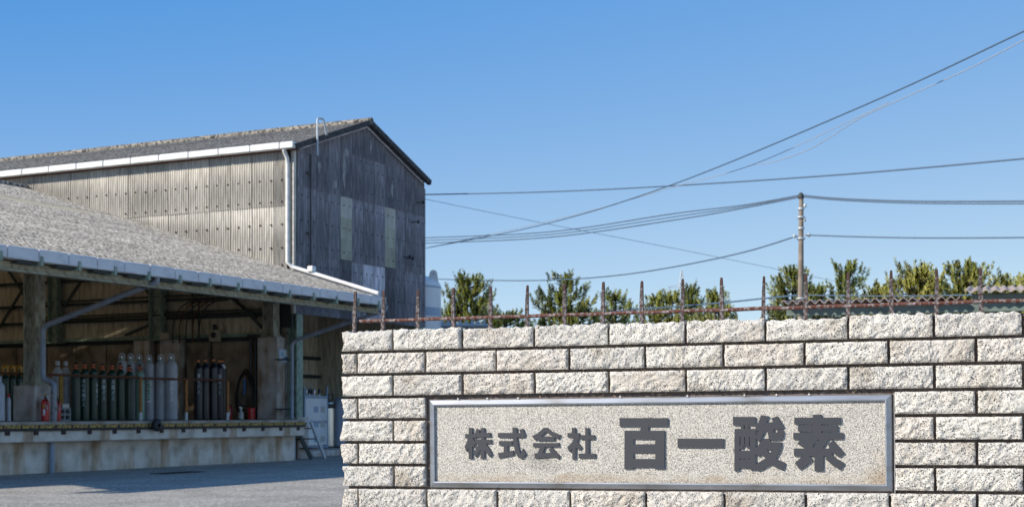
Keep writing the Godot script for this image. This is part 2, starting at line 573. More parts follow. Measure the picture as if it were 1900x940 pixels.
	mat("red", lin(0.52, 0.015, 0.02), 0.3)
	mat("black", lin(0.015, 0.015, 0.017), 0.45)
	mat("white", lin(0.78, 0.78, 0.76), 0.5)
	mat("blue", lin(0.03, 0.16, 0.42), 0.5)
	mat("beige", lin(0.40, 0.35, 0.25), 0.6)
	mat("block", lin(0.36, 0.36, 0.37), 0.95, 0.0, noise_tex(S, 0.05, [[0.0, g.call(0.55)], [1.0, Color.WHITE]], 128, 3, 61), Vector3(3, 3, 3))
	mat("stainless", lin(0.62, 0.61, 0.58), 0.28, 0.95)
	mat("tank_white", lin(0.78, 0.80, 0.83), 0.35, 0.0, noise_tex(S, 0.006, [[0.0, g.call(0.82)], [1.0, Color.WHITE]], 256, 4, 63), Vector3(0.5, 0.12, 0.5))
	mat("tank_blue", lin(0.30, 0.40, 0.52), 0.4)
	mat("paper_blue", lin(0.35, 0.55, 0.70), 0.6)
	mat("glyph_green", lin(0.02, 0.22, 0.10), 0.6)
	# far things
	mat("pole", Color.WHITE, 0.85, 0.0, noise_tex(S, 0.015, [[0.0, lin(0.13, 0.10, 0.08)], [0.5, lin(0.22, 0.185, 0.15)], [1.0, lin(0.32, 0.28, 0.24)]], 256, 4, 65), Vector3(1, 0.4, 1))
	mat("cable", lin(0.07, 0.12, 0.19), 0.6)
	mat("pale_cable", lin(0.30, 0.34, 0.40), 0.5)
	mat("galvanised", lin(0.45, 0.50, 0.54), 0.5, 0.3)
	mat("hut_green", lin(0.15, 0.195, 0.18), 0.7, 0.0, noise_tex(S, 0.02, [[0.0, g.call(0.5)], [0.5, g.call(0.85)], [1.0, Color.WHITE]], 128, 4, 67), Vector3(0.8, 2, 0.8))
	mat("hut_roof", Color.WHITE, 0.9, 0.0, noise_tex(S, 0.03, [[0.0, lin(0.16, 0.12, 0.10)], [0.5, lin(0.33, 0.27, 0.24)], [1.0, lin(0.46, 0.40, 0.37)]], 256, 4, 69), Vector3(1, 1, 1))
	mat("hut_board", lin(0.20, 0.19, 0.17), 0.85, 0.0, noise_tex(S, 0.02, [[0.0, g.call(0.5)], [1.0, Color.WHITE]], 128, 4, 71), Vector3(0.8, 0.3, 0.8))
	mat("far_wall", lin(0.34, 0.37, 0.40), 0.8)
	mat("far_roof", lin(0.42, 0.48, 0.54), 0.6)
	mat("bark", lin(0.075, 0.05, 0.035), 0.95, 0.0, noise_tex(S, 0.04, [[0.0, g.call(0.4)], [1.0, Color.WHITE]], 128, 4, 73), Vector3(2, 0.6, 2))
	var nd := mat("needles", Color.WHITE, 0.7)
	nd.uv1_triplanar = false
	nd.vertex_color_use_as_albedo = true
	nd.backlight_enabled = true
	nd.backlight = Color(0.9, 0.95, 0.42)
	var tw := mat("weeds", lin(0.32, 0.27, 0.16), 0.9)
	tw.uv1_triplanar = false


# dirt that the rain has washed down one sheet: clean under the lap above, streaked and darker lower down
func sheet_dirt(sd: int, strength: float) -> ImageTexture:
	var f := FastNoiseLite.new()
	f.seed = sd
	f.frequency = 0.09
	var im := Image.create(96, 192, false, Image.FORMAT_RGB8)
	for x in 96:
		var wet := 0.5 + 0.5 * f.get_noise_2d(x, 0.0)
		for y in 192:
			var t := y / 191.0
			var k := smoothstep(0.02, 0.5 + 0.5 * wet, t) * (0.72 + 0.28 * sin(t * 3.0)) + 0.16 * f.get_noise_2d(x * 1.5, y * 0.22)
			var c := 1.0 - strength * clampf(k, 0.0, 1.0)
			im.set_pixel(x, y, lin(c, c * 0.99, c * 0.965))
	return ImageTexture.create_from_image(im)


# rust water stands along the plate's lower edge and in one corner; a soot smudge near its middle
func plate_stain() -> ImageTexture:
	var f := FastNoiseLite.new()
	f.seed = 7
	f.frequency = 0.02
	f.fractal_octaves = 4
	var im := Image.create(512, 128, false, Image.FORMAT_RGB8)
	for x in 512:
		for y in 128:
			var n := f.get_noise_2d(x, y * 2.0)
			var low := clampf((y - 111.0 + n * 12.0) / 7.0, 0.0, 1.0) * (0.55 + 0.5 * f.get_noise_2d(x * 0.7, 300.0))
			var right := clampf((x - 492.0 + n * 16.0) / 16.0, 0.0, 1.0) * clampf((y - 60.0) / 60.0, 0.0, 1.0)
			var brown := clampf(low + right * 0.8, 0.0, 1.0)
			var soot := clampf(1.0 - Vector2((x - 128.0) / 26.0, (y - 88.0 - (x - 128.0) * 0.5) / 26.0).length(), 0.0, 1.0) * 0.45
			var soft := 0.96 + 0.06 * n - soot * (0.8 + n)
			var c := Color(soft, soft, soft * 0.985).lerp(Color(0.58, 0.42, 0.25), brown * 0.62)
			im.set_pixel(x, y, lin(clampf(c.r, 0, 1), clampf(c.g, 0, 1), clampf(c.b, 0, 1)))
	return ImageTexture.create_from_image(im)


# ---- the gate wall -------------------------------------------------------------------------------------------

const WALL_H := 1.669 # height of the course line that positions are counted from

func wall_basis() -> Basis:
	return Basis(Vector3.UP, deg_to_rad(WALL_TURN)) * Basis(Vector3.BACK, deg_to_rad(WALL_TILT))


func wall_at(s: float, t: float, z := 0.0) -> Vector3:
	return Vector3(-0.72106, 1.66911, -6.3453) + wall_basis() * Vector3(s, t, z)


# one block of split granite: a sawn back, straight beds and a face broken by the chisel
func split_stone(w: float, h: float, seed_: int, rough_top: bool, rough_left: bool) -> ArrayMesh:
	var f := FastNoiseLite.new()
	f.seed = seed_
	f.frequency = 14.0
	f.fractal_octaves = 3
	f.fractal_gain = 0.4
	var chip := FastNoiseLite.new()
	chip.seed = seed_ + 31
	chip.noise_type = FastNoiseLite.TYPE_CELLULAR
	chip.cellular_return_type = FastNoiseLite.RETURN_DISTANCE
	chip.fractal_type = FastNoiseLite.FRACTAL_NONE
	chip.frequency = 24.0
	var ridge := FastNoiseLite.new()
	ridge.seed = seed_ + 77
	ridge.frequency = 20.0
	ridge.fractal_type = FastNoiseLite.FRACTAL_RIDGED
	ridge.fractal_octaves = 3
	var r := RandomNumberGenerator.new()
	r.seed = seed_
	var lean := Vector2(r.randf_range(-0.012, 0.012), r.randf_range(-0.05, 0.05))
	var cut := r.randf_range(0.2, 1.1)
	var harsh := r.randf_range(0.0015, 0.0060)
	var nx: int = max(8, int(w / 0.0068))
	var ny: int = max(8, int(h / 0.0068))
	var P := []
	for i in nx + 1:
		var col := []
		for j in ny + 1:
			var x := w * i / nx
			var y := h * j / ny
			var e: float = min(min(x, w - x), min(y, h - y))
			var q := Vector2(x * cos(cut) + y * sin(cut), (y * cos(cut) - x * sin(cut)) * 2.2)
			var z: float = 0.008 + 0.008 * (1.0 - exp(-e / 0.005)) + (x - w * 0.5) * lean.x + (y - h * 0.5) * lean.y
			z += (f.get_noise_2d(x, y) * 0.0060 + ridge.get_noise_2d(q.x, q.y) * harsh * 0.7 + chip.get_noise_2d(q.x * 0.8 + 5.0, q.y * 0.8) * 0.0065) * clampf(0.35 + e / 0.007, 0.0, 1.0)
			var px := x
			var py := y
			var edge := f.get_noise_2d(x * 1.7 + 9.0, y * 1.7)
			if i == 0 or i == nx:
				px += edge * (0.008 if rough_left and i == 0 else 0.0022)
				if rough_left and i == 0:
					px += 0.007 * sin(y / h * PI + seed_) - 0.004
			if j == ny:
				py += edge * (0.009 if rough_top else 0.0018)
			elif j == 0:
				py += edge * 0.0010
			col.append(Vector3(px, py, z))
		P.append(col)
	var b := MB.new()
	var shift := Vector2(r.randf(), r.randf())
	var stain_at := Vector2(r.randf(), r.randf())
	for i in nx:
		for j in ny:
			var c := [P[i][j], P[i + 1][j], P[i + 1][j + 1], P[i][j + 1]]
			for tr in ([[0, 1, 2], [0, 2, 3]] if (i + j) % 2 == 0 else [[0, 1, 3], [1, 2, 3]]):
				var nn: Vector3 = (c[tr[1]] - c[tr[0]]).cross(c[tr[2]] - c[tr[0]]).normalized()
				var id := []
				for k in 3:
					var p: Vector3 = c[tr[k]]
					var t := Vector2(p.x, p.y)
					id.append(b.vert(p, nn, t * 1.0 + shift, t * 0.9 + stain_at))
				b.face(id[0], id[1], id[2])
	for ring in 4: # the four sides run back into the wall
		var line := []
		if ring == 0:
			for i in nx + 1: line.append(P[i][0])
		elif ring == 1:
			for j in ny + 1: line.append(P[nx][j])
		elif ring == 2:
			for i in range(nx, -1, -1): line.append(P[i][ny])
		else:
			for j in range(ny, -1, -1): line.append(P[0][j])
		for i in line.size() - 1:
			var a: Vector3 = line[i]
			var c: Vector3 = line[i + 1]
			var back := -0.05 if ring != 3 or not rough_left else -0.262
			if ring == 2 and rough_top:
				back = -0.262
			b.quad(Vector3(a.x, a.y, back), Vector3(c.x, c.y, back), c, a)
	return b.done()


func build_wall() -> void:
	var root := thing("stone_wall", "low gate wall of pale split granite blocks with dark recessed joints", "wall")
	root.transform = Transform3D(wall_basis(), wall_at(0, -WALL_H))
	# parts are laid out from the wall's foot: x along the face, y up, z out of the face
	var core := mb()
	core.span(Vector3(-0.020, 0.0, -0.28), Vector3(4.62, WALL_H + 0.082, -0.016))
	put("mortar_core", core, M.mortar, root)
	var k := 0
	for row in 17:
		var y0 := WALL_H - 0.1 * row + 0.0072
		var h := 0.0865
		var joints := [-0.036]
		var x := 0.2065 if row % 2 == 0 else 0.0345
		while x < 4.6:
			joints.append(x)
			x += 0.3275
		joints.append(4.62)
		for i in joints.size() - 1:
			var a: float = joints[i] + (0.0 if i == 0 else 0.0058)
			var b: float = joints[i + 1] - 0.0058
			if row >= 3 and row <= 6: # the plate's opening
				if a > 0.35 and b < 2.345:
					continue
				if a < 0.35 and b > 0.35:
					b = 0.3565
				if a < 2.34 and b > 2.34:
					a = 2.3495
			if b - a < 0.03:
				continue
			k += 1
			var hh := h + (rng.randf_range(-0.004, 0.006) if row == 0 else 0.0)
			var st := put("stone_block", split_stone(b - a, hh, 100 + k * 13, row == 0, i == 0), M["granite%d" % (rng.randi() % 4)], root)
			st.position = Vector3(a, y0, rng.randf_range(-0.003, 0.003))
	# dry grass and bits of straw caught on the ledges: too small to pick apart
	var straw := mb()
	for i in 90:
		var row := rng.randi_range(1, 7)
		var x := rng.randf_range(0.0, 2.8)
		if row >= 3 and x > 0.34 and x < 2.36:
			row = 3 if rng.randf() < 0.5 else 1
		var p := Vector3(x, WALL_H - 0.1 * row + 0.094, rng.randf_range(0.0, 0.014))
		var d := Vector3(rng.randf_range(-1, 1), rng.randf_range(-0.15, 0.55), rng.randf_range(0.0, 0.5)).normalized() * rng.randf_range(0.006, 0.017)
		straw.tube([p, p + d * 0.5 + Vector3(0, 0.002, 0), p + d], 0.0006, 4, false)
	var so := put("straw", straw, M.weeds, root)
	so.set_meta("kind", "stuff")

	# nameplate
	var np := thing("nameplate", "company nameplate: speckled granite slab in a steel frame with raised dark characters", "sign")
	np.transform = Transform3D(wall_basis(), wall_at(1.356, -0.406))
	var slab := mb()
	var W := 0.981
	var H := 0.1915
	slab.quad(Vector3(-W + 0.02, -H + 0.02, -0.004), Vector3(W - 0.02, -H + 0.02, -0.004), Vector3(W - 0.02, H - 0.02, -0.004), Vector3(-W + 0.02, H - 0.02, -0.004))
	put("granite_slab", slab, M.plate, np)
	var bed := mb()
	bed.span(Vector3(-W - 0.012, -H - 0.010, -0.06), Vector3(W + 0.012, H + 0.014, -0.0145))
	put("backing", bed, M.mortar, np)
	for q in [[-W - 0.008, -H - 0.0165, W + 0.012, -H - 0.0115], [W + 0.0075, -H - 0.0115, W + 0.011, H + 0.005]]: # sealant round the bed
		var sl := mb()
		sl.span(Vector3(q[0], q[1], -0.012), Vector3(q[2], q[3], 0.0015))
		put("sealant", sl, M.block if q[3] > 0.0 else M.wrap, np)
	# mitred steel profile: bevelled outer face, flat top, short inner return
	var prof := [[0.0, -0.03], [0.0, -0.006], [0.003, -0.003], [0.021, 0.0072], [0.026, 0.0065], [0.0268, -0.01]]
	var C := [Vector2(-W, -H), Vector2(W, -H), Vector2(W, H), Vector2(-W, H)]
	for e in 4:
		var a: Vector2 = C[e]
		var b: Vector2 = C[(e + 1) % 4]
		var f := mb()
		for i in prof.size() - 1:
			var q := []
			for s in [prof[i], prof[i + 1]]:
				for c in [a, b]:
					var p := Vector2(c.x - signf(c.x) * s[0], c.y - signf(c.y) * s[0])
					q.append(Vector3(p.x, p.y, s[1]))
			f.quad(q[0], q[1], q[3], q[2])
		put("frame_bar", f, M.steel, np)
	for ch in LETTERS.size():
		var csg := CSGCombiner3D.new()
		csg.name = "letter" if ch == 0 else "letter_%03d" % ch
		csg.position.z = 0.0036 # CSG polygons run from z = 0 back to -depth
		csg.material_override = M.slate
		np.add_child(csg, true)
		for stroke in LETTERS[ch]:
			var pts := PackedVector2Array()
			for i in range(0, stroke.size(), 2):
				pts.append(Vector2(stroke[i], stroke[i + 1]) * 0.001)
			var pg := CSGPolygon3D.new()
			pg.polygon = pts
			pg.depth = 0.0080
			pg.name = "stroke"
			csg.add_child(pg, true)
	for x in [-0.845, -0.71, -0.57, -0.12, 0.165, 0.40, 0.53, 0.66]: # small white shims in the joint above the frame
		var s := mb()
		s.prism(PackedVector2Array([Vector2(-0.004, 0), Vector2(0.004, 0), Vector2(0.0, 0.007)]), 0.0, 0.002)
		var so2 := put("shim", s, M.white, np)
		so2.position = Vector3(x, H + 0.001, 0.002)

	# spiked railing along the coping
	var rail := thing("spiked_railing", "rusty iron railing of square pointed spikes along the top of the granite wall", "railing")
	rail.transform = Transform3D(wall_basis(), wall_at(0, 0.09, -0.1))
	var bar := mb()
	var pts := []
	for i in 60:
		pts.append(Vector3(0.0 + i * 4.6 / 59.0, 0.0555 + 0.0012 * sin(i * 1.7), 0.0))
	bar.tube(pts, 0.0082, 10)
	put("rail", bar, M.rail_iron, rail)
	for i in 27:
		var x := -0.027 if i == 0 else 0.114 + 0.1707 * (i - 1)
		var tall := 0.191 + rng.randf_range(-0.002, 0.002)
		var sp := mb()
		var rings := [[-0.03, 0.0082], [0.072, 0.0081], [0.11, 0.0076], [tall - 0.012, 0.0054], [tall - 0.003, 0.0048], [tall, 0.0026]]
		var lean := Vector2(rng.randf_range(-0.004, 0.006), rng.randf_range(-0.004, 0.004)) + (Vector2(0.008, 0) if i < 2 else Vector2.ZERO)
		var bow := rng.randf_range(-0.002, 0.002)
		for j in rings.size() - 1:
			var q0 := []
			var q1 := []
			for kk in 4:
				var sx: float = [-1.0, 1.0, 1.0, -1.0][kk]
				var sz: float = [1.0, 1.0, -1.0, -1.0][kk]
				for pair in [[q0, rings[j]], [q1, rings[j + 1]]]:
					var y: float = pair[1][0]
					var g := y / tall
					pair[0].append(Vector3(sx * pair[1][1] + lean.x * g + bow * sin(g * PI), y, sz * pair[1][1] * 0.9 + lean.y * g))
			for kk in 4:
				sp.quad(q0[kk], q0[(kk + 1) % 4], q1[(kk + 1) % 4], q1[kk])
			if j == rings.size() - 2:
				sp.quad(q1[0], q1[1], q1[2], q1[3])
		var o := put("spike", sp, M.iron, rail)
		o.position = Vector3(x, 0.0, 0.0)
		o.rotation.y = rng.randf_range(-0.14, 0.14)


# ---- the warehouse -------------------------------------------------------------------------------------------

const U0 := 35.6
const U1 := 43.45
const UR := 39.55
const VG := 25.2
const EAVE := 9.42
const RIDGE := 10.8
const ROOF_K := 0.3
const GUT_V := 22.0
const GUT_Y := 4.76

func gable_line(u: float) -> float:
	return EAVE + (RIDGE - EAVE) * (1.0 - absf(u - UR) / (UR - U0))


func shed_roof(v: float) -> float:
	return GUT_Y + ROOF_K * (v - GUT_V)


func build_warehouse() -> void:
	var w := ything("warehouse", "tall grey warehouse clad in corrugated slate, its dark gable facing the yard", "warehouse", U0, 0, VG)
	# long side in the sun: sheets 0.83 m wide, two tiers
	var edges := [25.44]
	var e := 25.93
	while e < 46.0:
		edges.append(e)
		e += 0.8215
	for i in edges.size() - 1:
		var v0: float = edges[i]
		var v1: float = edges[i + 1]
		var wd := v1 - v0 - 0.014
		for tier in 2:
			var top := 9.36 if tier == 0 else 7.74
			var low := 7.70 if tier == 0 else 5.2
			if shed_roof(v1) - 0.2 > top:
				continue
			if v0 > 40.0 and tier == 1:
				continue
			var b := mb()
			var hb := func(s: float) -> float: return maxf(low, shed_roof(v0 + s) - 0.12 if v0 + s < 36.0 else 8.84)
			var ht := func(_s: float) -> float: return top
			b.wave(Vector3(U0 - (0.016 if tier == 0 else 0.0) - rng.randf() * 0.006, 0, -v0 - 0.007), Vector3(0, 0, -1), Vector3.UP, Vector3(-1, 0, 0), wd, hb, ht, wd / 9.0, 0.0135, 8, 3, Vector2(rng.randf() * 7.0, rng.randf() * 9.0))
			put("wall_sheet", b, M["lit_sheet%d" % (rng.randi() % 4)], w)
	var lin_ := mb()
	lin_.span(Y(U0 + 0.05, 4.0, 25.3), Y(U0 + 0.12, 9.5, 50.0))
	lin_.span(Y(U1 - 0.1, 0.0, 25.4), Y(U1 - 0.04, 9.4, 50.0))
	lin_.span(Y(U0, 0.0, 50.0), Y(U1, 9.4, 50.1))
	lin_.span(Y(U0 + 0.1, 4.55, VG + 0.06), Y(U1 - 0.1, 9.3, VG + 0.12))
	put("wall_lining", lin_, M.dark_steel, w)
	var gl := mb()
	gl.prism(PackedVector2Array([Vector2(U0 + 0.1, 9.3), Vector2(U1 - 0.1, 9.3), Vector2(UR, 10.66)]), -VG - 0.12, -VG - 0.06)
	put("wall_lining", gl, M.dark_steel, w)
	var bolts := mb()
	for yy in [8.50, 7.84, 7.14, 6.44, 5.9]:
		var v := 25.62
		while v < 38.0:
			if yy > shed_roof(v) + 0.05:
				bolts.lathe([Vector2(0.034, 0), Vector2(0.034, 0.012), Vector2(0.016, 0.03), Vector2(0.0, 0.034)], 7, Y(U0 - 0.018, yy + rng.randf_range(-0.01, 0.01), v), Basis(Vector3.BACK, PI / 2))
			v += 0.4108
	put("bolt", bolts, M.brown_iron, w).set_meta("kind", "stuff")
	var bolts2 := mb()
	for yy in [9.35, 8.62, 8.05, 7.3, 6.55, 5.95, 5.2, 4.62]:
		for i in 23:
			var u := 35.98 + i * 0.335
			if yy < gable_line(u) - 0.2:
				bolts2.lathe([Vector2(0.024, 0), Vector2(0.024, 0.012), Vector2(0.012, 0.026), Vector2(0.0, 0.03)], 7, Y(u, yy + rng.randf_range(-0.012, 0.012), VG - 0.018), Basis(Vector3.RIGHT, PI / 2))
	for i in 5:
		for yy in [9.62, 10.05]:
			var u := 38.95 + i * 0.34
			bolts2.lathe([Vector2(0.03, 0), Vector2(0.03, 0.012), Vector2(0.0, 0.034)], 7, Y(u, yy, VG - 0.018), Basis(Vector3.RIGHT, PI / 2))
	put("bolt", bolts2, M.bolt_iron, w).set_meta("kind", "stuff")
	# gable: three tiers of sheets, two strips of translucent ones
	var js := [35.74, 36.06, 36.76, 37.44, 38.12, 38.79, 39.48, 40.16, 40.82, 41.48, 42.17, 42.84, 43.45]
	for i in js.size() - 1:
		var a: float = js[i]
		var b: float = js[i + 1]
		for tier in 3:
			var low: float = [8.32, 6.27, 4.42][tier]
			var top: float = [99.0, 8.36, 6.31][tier]
			var clear := tier == 1 and (i == 4 or i == 8)
			var pieces := [[low, top]]
			if clear:
				pieces = [[6.31, 6.98], [6.98, 7.66], [7.66, 8.38]]
			elif tier == 0 and (i == 5 or i == 6 or i == 7):
				pieces = [[low, 9.78], [9.74, top]]
			for pi in pieces.size():
				var lo: float = pieces[pi][0]
				var hi: float = pieces[pi][1]
				var sh := mb()
				var hb := func(_s: float) -> float: return lo
				var ht := func(s: float) -> float: return minf(hi, gable_line(a + s) + 0.02)
				var out := 0.012 * (2 - tier) + (0.006 if clear else rng.randf() * 0.004) + (0.01 if pi == 1 and not clear else 0.0)
				sh.wave(Vector3(a + 0.004, 0, -VG + out), Vector3.RIGHT, Vector3.UP, Vector3.BACK, b - a - 0.008, hb, ht, 0.0632, 0.0085, 6, 4, Vector2(rng.randf() * 7.0, rng.randf() * 9.0))
				var look := "gable_sheet%d" % [0, 1, 2, 5, 0, 1][rng.randi() % 6]
				if tier == 2:
					if i == 4 or i == 8:
						look = "gable_sheet3"
					elif i == 6 or i == 7:
						look = "gable_sheet4"
					elif i == 5:
						look = "gable_sheet2"
				if tier == 0 and pi == 1:
					look = "gable_sheet5"
				if clear:
					look = "plastic_sheet%d" % [2, 1, 0][pi]
				put("plastic_sheet" if clear else "wall_sheet", sh, M[look], w)
	# bleached flakes on the gable
	for q in [[37.62, 9.05, 0.16, 0.62], [38.3, 9.2, 0.13, 0.72], [37.75, 8.62, 0.2, 0.2], [39.9, 10.2, 0.1, 0.3], [38.45, 9.75, 0.2, 0.2], [36.9, 9.05, 0.1, 0.25], [41.25, 8.95, 0.12, 0.35]]:
		var fl := mb()
		var poly := PackedVector2Array()
		for k in 22:
			var a := TAU * k / 22.0
			poly.append(Vector2(q[0] + cos(a) * q[2] * rng.randf_range(0.35, 1.0), q[1] + sin(a) * q[3] * rng.randf_range(0.55, 1.0)))
		fl.prism(poly, -VG + 0.040, -VG + 0.0425)
		put("flake_stain", fl, M.flake, w)
	# corner cover strips
	var ct := mb()
	ct.span(Y(U0 - 0.03, 4.42, 25.17), Y(U0 + 0.10, 9.38, 25.30), 0.02)
	put("corner_trim", ct, M.lit_sheet0, w)
	var ct2 := mb()
	ct2.span(Y(U1 - 0.04, 4.42, 25.16), Y(U1 + 0.05, 9.3, 25.32), 0.01)
	put("corner_trim", ct2, M.gable_sheet0, w)
	# roof
	for side in 2:
		var b := mb()
		var sg := -1.0 if side == 0 else 1.0
		var ue := U0 - 0.28 if side == 0 else U1 + 0.05
		var slope := Vector3(UR - ue, (RIDGE - EAVE) / (UR - U0) * absf(UR - ue), 0)
		var o := Y(ue, gable_line(U0) - (RIDGE - EAVE) / (UR - U0) * absf(ue - (U0 if side == 0 else U1)) + 0.13, 24.92)
		var length := slope.length()
		var sd := slope.normalized()
		var nn := Vector3(sg * absf(sd.y), absf(sd.x), 0)
		for row in 3:
			var lo := length * row / 3.0 - 0.06
			var hi := length * (row + 1) / 3.0
			b.wave(o + nn * (0.014 * (1 - (row % 2) * 0.2) - row * 0.004), Vector3(0, 0, -1), sd, nn, 25.4, func(_s): return lo, func(_s): return hi, 0.13, 0.02, 6, 4)
		put("roof_slope", b, M.roof1 if side == 0 else M.roof0, w)
		# barge board on the gable edge
		var g := mb()
		g.beam(Y(ue - sg * 0.02, o.y - 0.035, 24.98), Y(UR + sg * 0.01, RIDGE + 0.10, 24.98), 0.14, 0.17, Vector3.UP)
		put("barge_board", g, M.barge, w)
		var pale := mb()
		pale.beam(Y(ue + (UR - ue) * 0.08, o.y + slope.y * 0.08 - 0.17, 25.10), Y(UR, RIDGE - 0.035, 25.10), 0.05, 0.05, Vector3.UP)
		put("edge_trim", pale, M.gable_sheet4, w)
	var cap := mb()
	cap.tube([Y(UR, RIDGE + 0.15, 24.9), Y(UR, RIDGE + 0.15, 50.3)], 0.11, 10)
	put("ridge_cap", cap, M.roof1, w)
	var hooks := mb()
	for i in 42:
		var v := 25.5 + i * 0.42
		hooks.span(Y(UR - 0.02 - (i % 2) * 0.25, RIDGE + 0.12, v), Y(UR + 0.0 - (i % 2) * 0.25, RIDGE + 0.27 - (i % 2) * 0.07, v + 0.02))
	put("roof_bolt", hooks, M.barge, w).set_meta("kind", "stuff")
	# eaves gutter in white sections
	var gj := [24.95, 25.45, 26.55, 27.75, 28.92, 30.1, 31.25, 32.4, 33.55, 34.75, 35.95, 37.15, 38.35, 39.55, 50.0]
	for i in gj.size() - 1:
		var b := mb()
		b.span(Y(U0 - 0.40, 9.36, gj[i] + 0.012), Y(U0 - 0.20, 9.555 + rng.randf() * 0.006, gj[i + 1] - 0.012), 0.02)
		put("gutter_section", b, M.gutter_white, w)
	var so := mb()
	so.span(Y(U0 - 0.19, 9.345, 24.98), Y(U0 - 0.02, 9.40, 50.0))
	put("soffit", so, M.rusty, w)
	var dp := mb()
	dp.tube([Y(U0 - 0.3, 9.40, 25.34), Y(U0 - 0.3, 9.30, 25.34), Y(U0 - 0.12, 9.12, 25.36), Y(U0 - 0.10, 8.9, 25.36), Y(U0 - 0.10, shed_roof(25.36) + 0.2, 25.36), Y(U0 - 0.08, shed_roof(25.2) + 0.1, 25.2), Y(U0 + 0.02, shed_roof(24.9) + 0.09, 24.9), Y(U0 + 0.02, shed_roof(22.2) + 0.09, 22.2)], 0.062, 12)
	put("downpipe", dp, M.gutter_white, w)
	var cl := mb()
	for yy in [7.75]:
		cl.tube([Y(U0 - 0.10, yy, 25.36), Y(U0 - 0.10, yy + 0.03, 25.36)], 0.07, 12)
	put("pipe_clip", cl, M.gutter_white, w)
	cl = mb()
	cl.span(Y(U0 - 0.1, shed_roof(24.6) + 0.1, 24.45), Y(U0 + 0.10, shed_roof(24.6) + 0.28, 24.65), 0.02)
	put("leaf_trap", cl, M.gutter_white, w)
	# conduit mast at the gable's corner
	var mast := mb()
	mast.tube([Y(36.36, 9.3, 24.86), Y(36.36, 10.38, 24.86), Y(36.40, 10.45, 24.86), Y(36.64, 10.47, 24.86), Y(36.70, 10.43, 24.86), Y(36.86, 10.02, 24.86)], 0.032, 10)
	put("conduit_mast", mast, M.galvanised, w)
	var cond := mb()
	cond.tube([Y(36.36, 9.35, 25.11), Y(36.36, 5.3, 25.11)], 0.022, 8)
	for yy in [8.75, 6.9]:
		cond.span(Y(36.2, yy, 25.1), Y(36.42, yy + 0.04, 25.16))
	put("conduit", cond, M.black, w)
	# insulators where the service wires leave
	for q in [[42.9, 8.74], [42.55, 8.02], [42.2, 6.72], [42.0, 6.75]]:
		var ins := mb()
		ins.beam(Y(q[0], q[1], 25.17), Y(q[0] + 0.05, q[1], 24.95), 0.03, 0.03)
		ins.lathe([Vector2(0.0, -0.06), Vector2(0.05, -0.05), Vector2(0.03, 0.0), Vector2(0.05, 0.04), Vector2(0.0, 0.07)], 10, Y(q[0] + 0.05, q[1], 24.93))
		put("wire_bracket", ins, M.barge, w)
	# the open bay below the gable
	var post := mb()
	post.span(Y(35.78, 0.0, 25.22), Y(36.10, 4.5, 25.27))
	post.span(Y(35.91, 0.0, 25.27), Y(35.97, 4.5, 25.52))
	post.span(Y(35.78, 0.0, 25.52), Y(36.10, 4.5, 25.57))
	put("column", post, M.teal_steel, w)
	var base := mb()
	base.span(Y(35.66, 0, 25.1), Y(36.25, 1.28, 25.7), 0.02)
	put("plinth", base, M.concrete, w)
	var post2 := mb()
	post2.span(Y(43.1, 0.0, 25.22), Y(43.42, 4.5, 25.55))
	put("column", post2, M.teal_steel, w)
	for i in 10:
		var b := mb()
		var a := 36.1 + i * 0.74
		b.wave(Y(a, 0, 29.6), Vector3.RIGHT, Vector3.UP, Vector3.BACK, 0.73, func(_s): return 0.2, func(_s): return 5.2, 0.0632, 0.009, 6, 2, Vector2(rng.randf() * 5.0, rng.randf() * 5.0))
		put("back_sheet", b, M.inner_sheet, w)
	for i in 5:
		var b := mb()
		b.wave(Y(43.30, 0, 25.5 + i * 0.83), Vector3(0, 0, -1), Vector3.UP, Vector3(-1, 0, 0), 0.82, func(_s): return 0.2, func(_s): return 5.1, 0.0632, 0.009, 6, 2, Vector2(rng.randf() * 5.0, rng.randf() * 5.0))
		put("side_sheet", b, M.inner_sheet, w)
	for yy in [4.22, 3.38, 2.72]:
		var b := mb()
		b.span(Y(36.1, yy - 0.06, 29.45), Y(43.3, yy + 0.06, 29.55))
		put("girt", b, M.teal_steel if yy > 4 else M.dark_steel, w)
	var bp := mb()
	bp.span(Y(41.15, 0.2, 29.2), Y(41.33, 4.2, 29.4))
	put("column", bp, M.teal_steel, w)
	var bf := mb()
	bf.span(Y(36.9, 0.0, 25.9), Y(43.4, 0.2, 31.2), 0.02)
	put("bay_floor", bf, M.concrete, w)
	var bs := mb()
	bs.span(Y(35.7, 0.0, 25.6), Y(35.76, 4.4, 31.2))
	bs.span(Y(35.7, 5.15, 25.4), Y(43.3, 5.2, 31.2))
	put("bay_lining", bs, M.inner_dark_sheet, w)


# ---- the loading shed ----------------------------------------------------------------------------------------

func h_column(parent: Node, u: float, v: float, y0: float, y1: float, m: Material, wd := 0.32, dp := 0.4) -> void:
	var b := mb()
	b.span(Y(u, y0, v), Y(u + wd, y1, v + 0.035))
	b.span(Y(u, y0, v + dp - 0.035), Y(u + wd, y1, v + dp))
	b.span(Y(u + wd * 0.5 - 0.015, y0, v + 0.035), Y(u + wd * 0.5 + 0.015, y1, v + dp - 0.035))
	b.span(Y(u - 0.06, y0, v - 0.06), Y(u + wd + 0.06, y0 + 0.03, v + dp + 0.06))
	for k in 4:
		b.lathe([Vector2(0.02, 0.03), Vector2(0.02, 0.075), Vector2(0, 0.08)], 6, Y(u + (-0.03 if k % 2 == 0 else wd + 0.03), y0, v + (-0.03 if k < 2 else dp + 0.03)))
	put("column", b, m, parent)


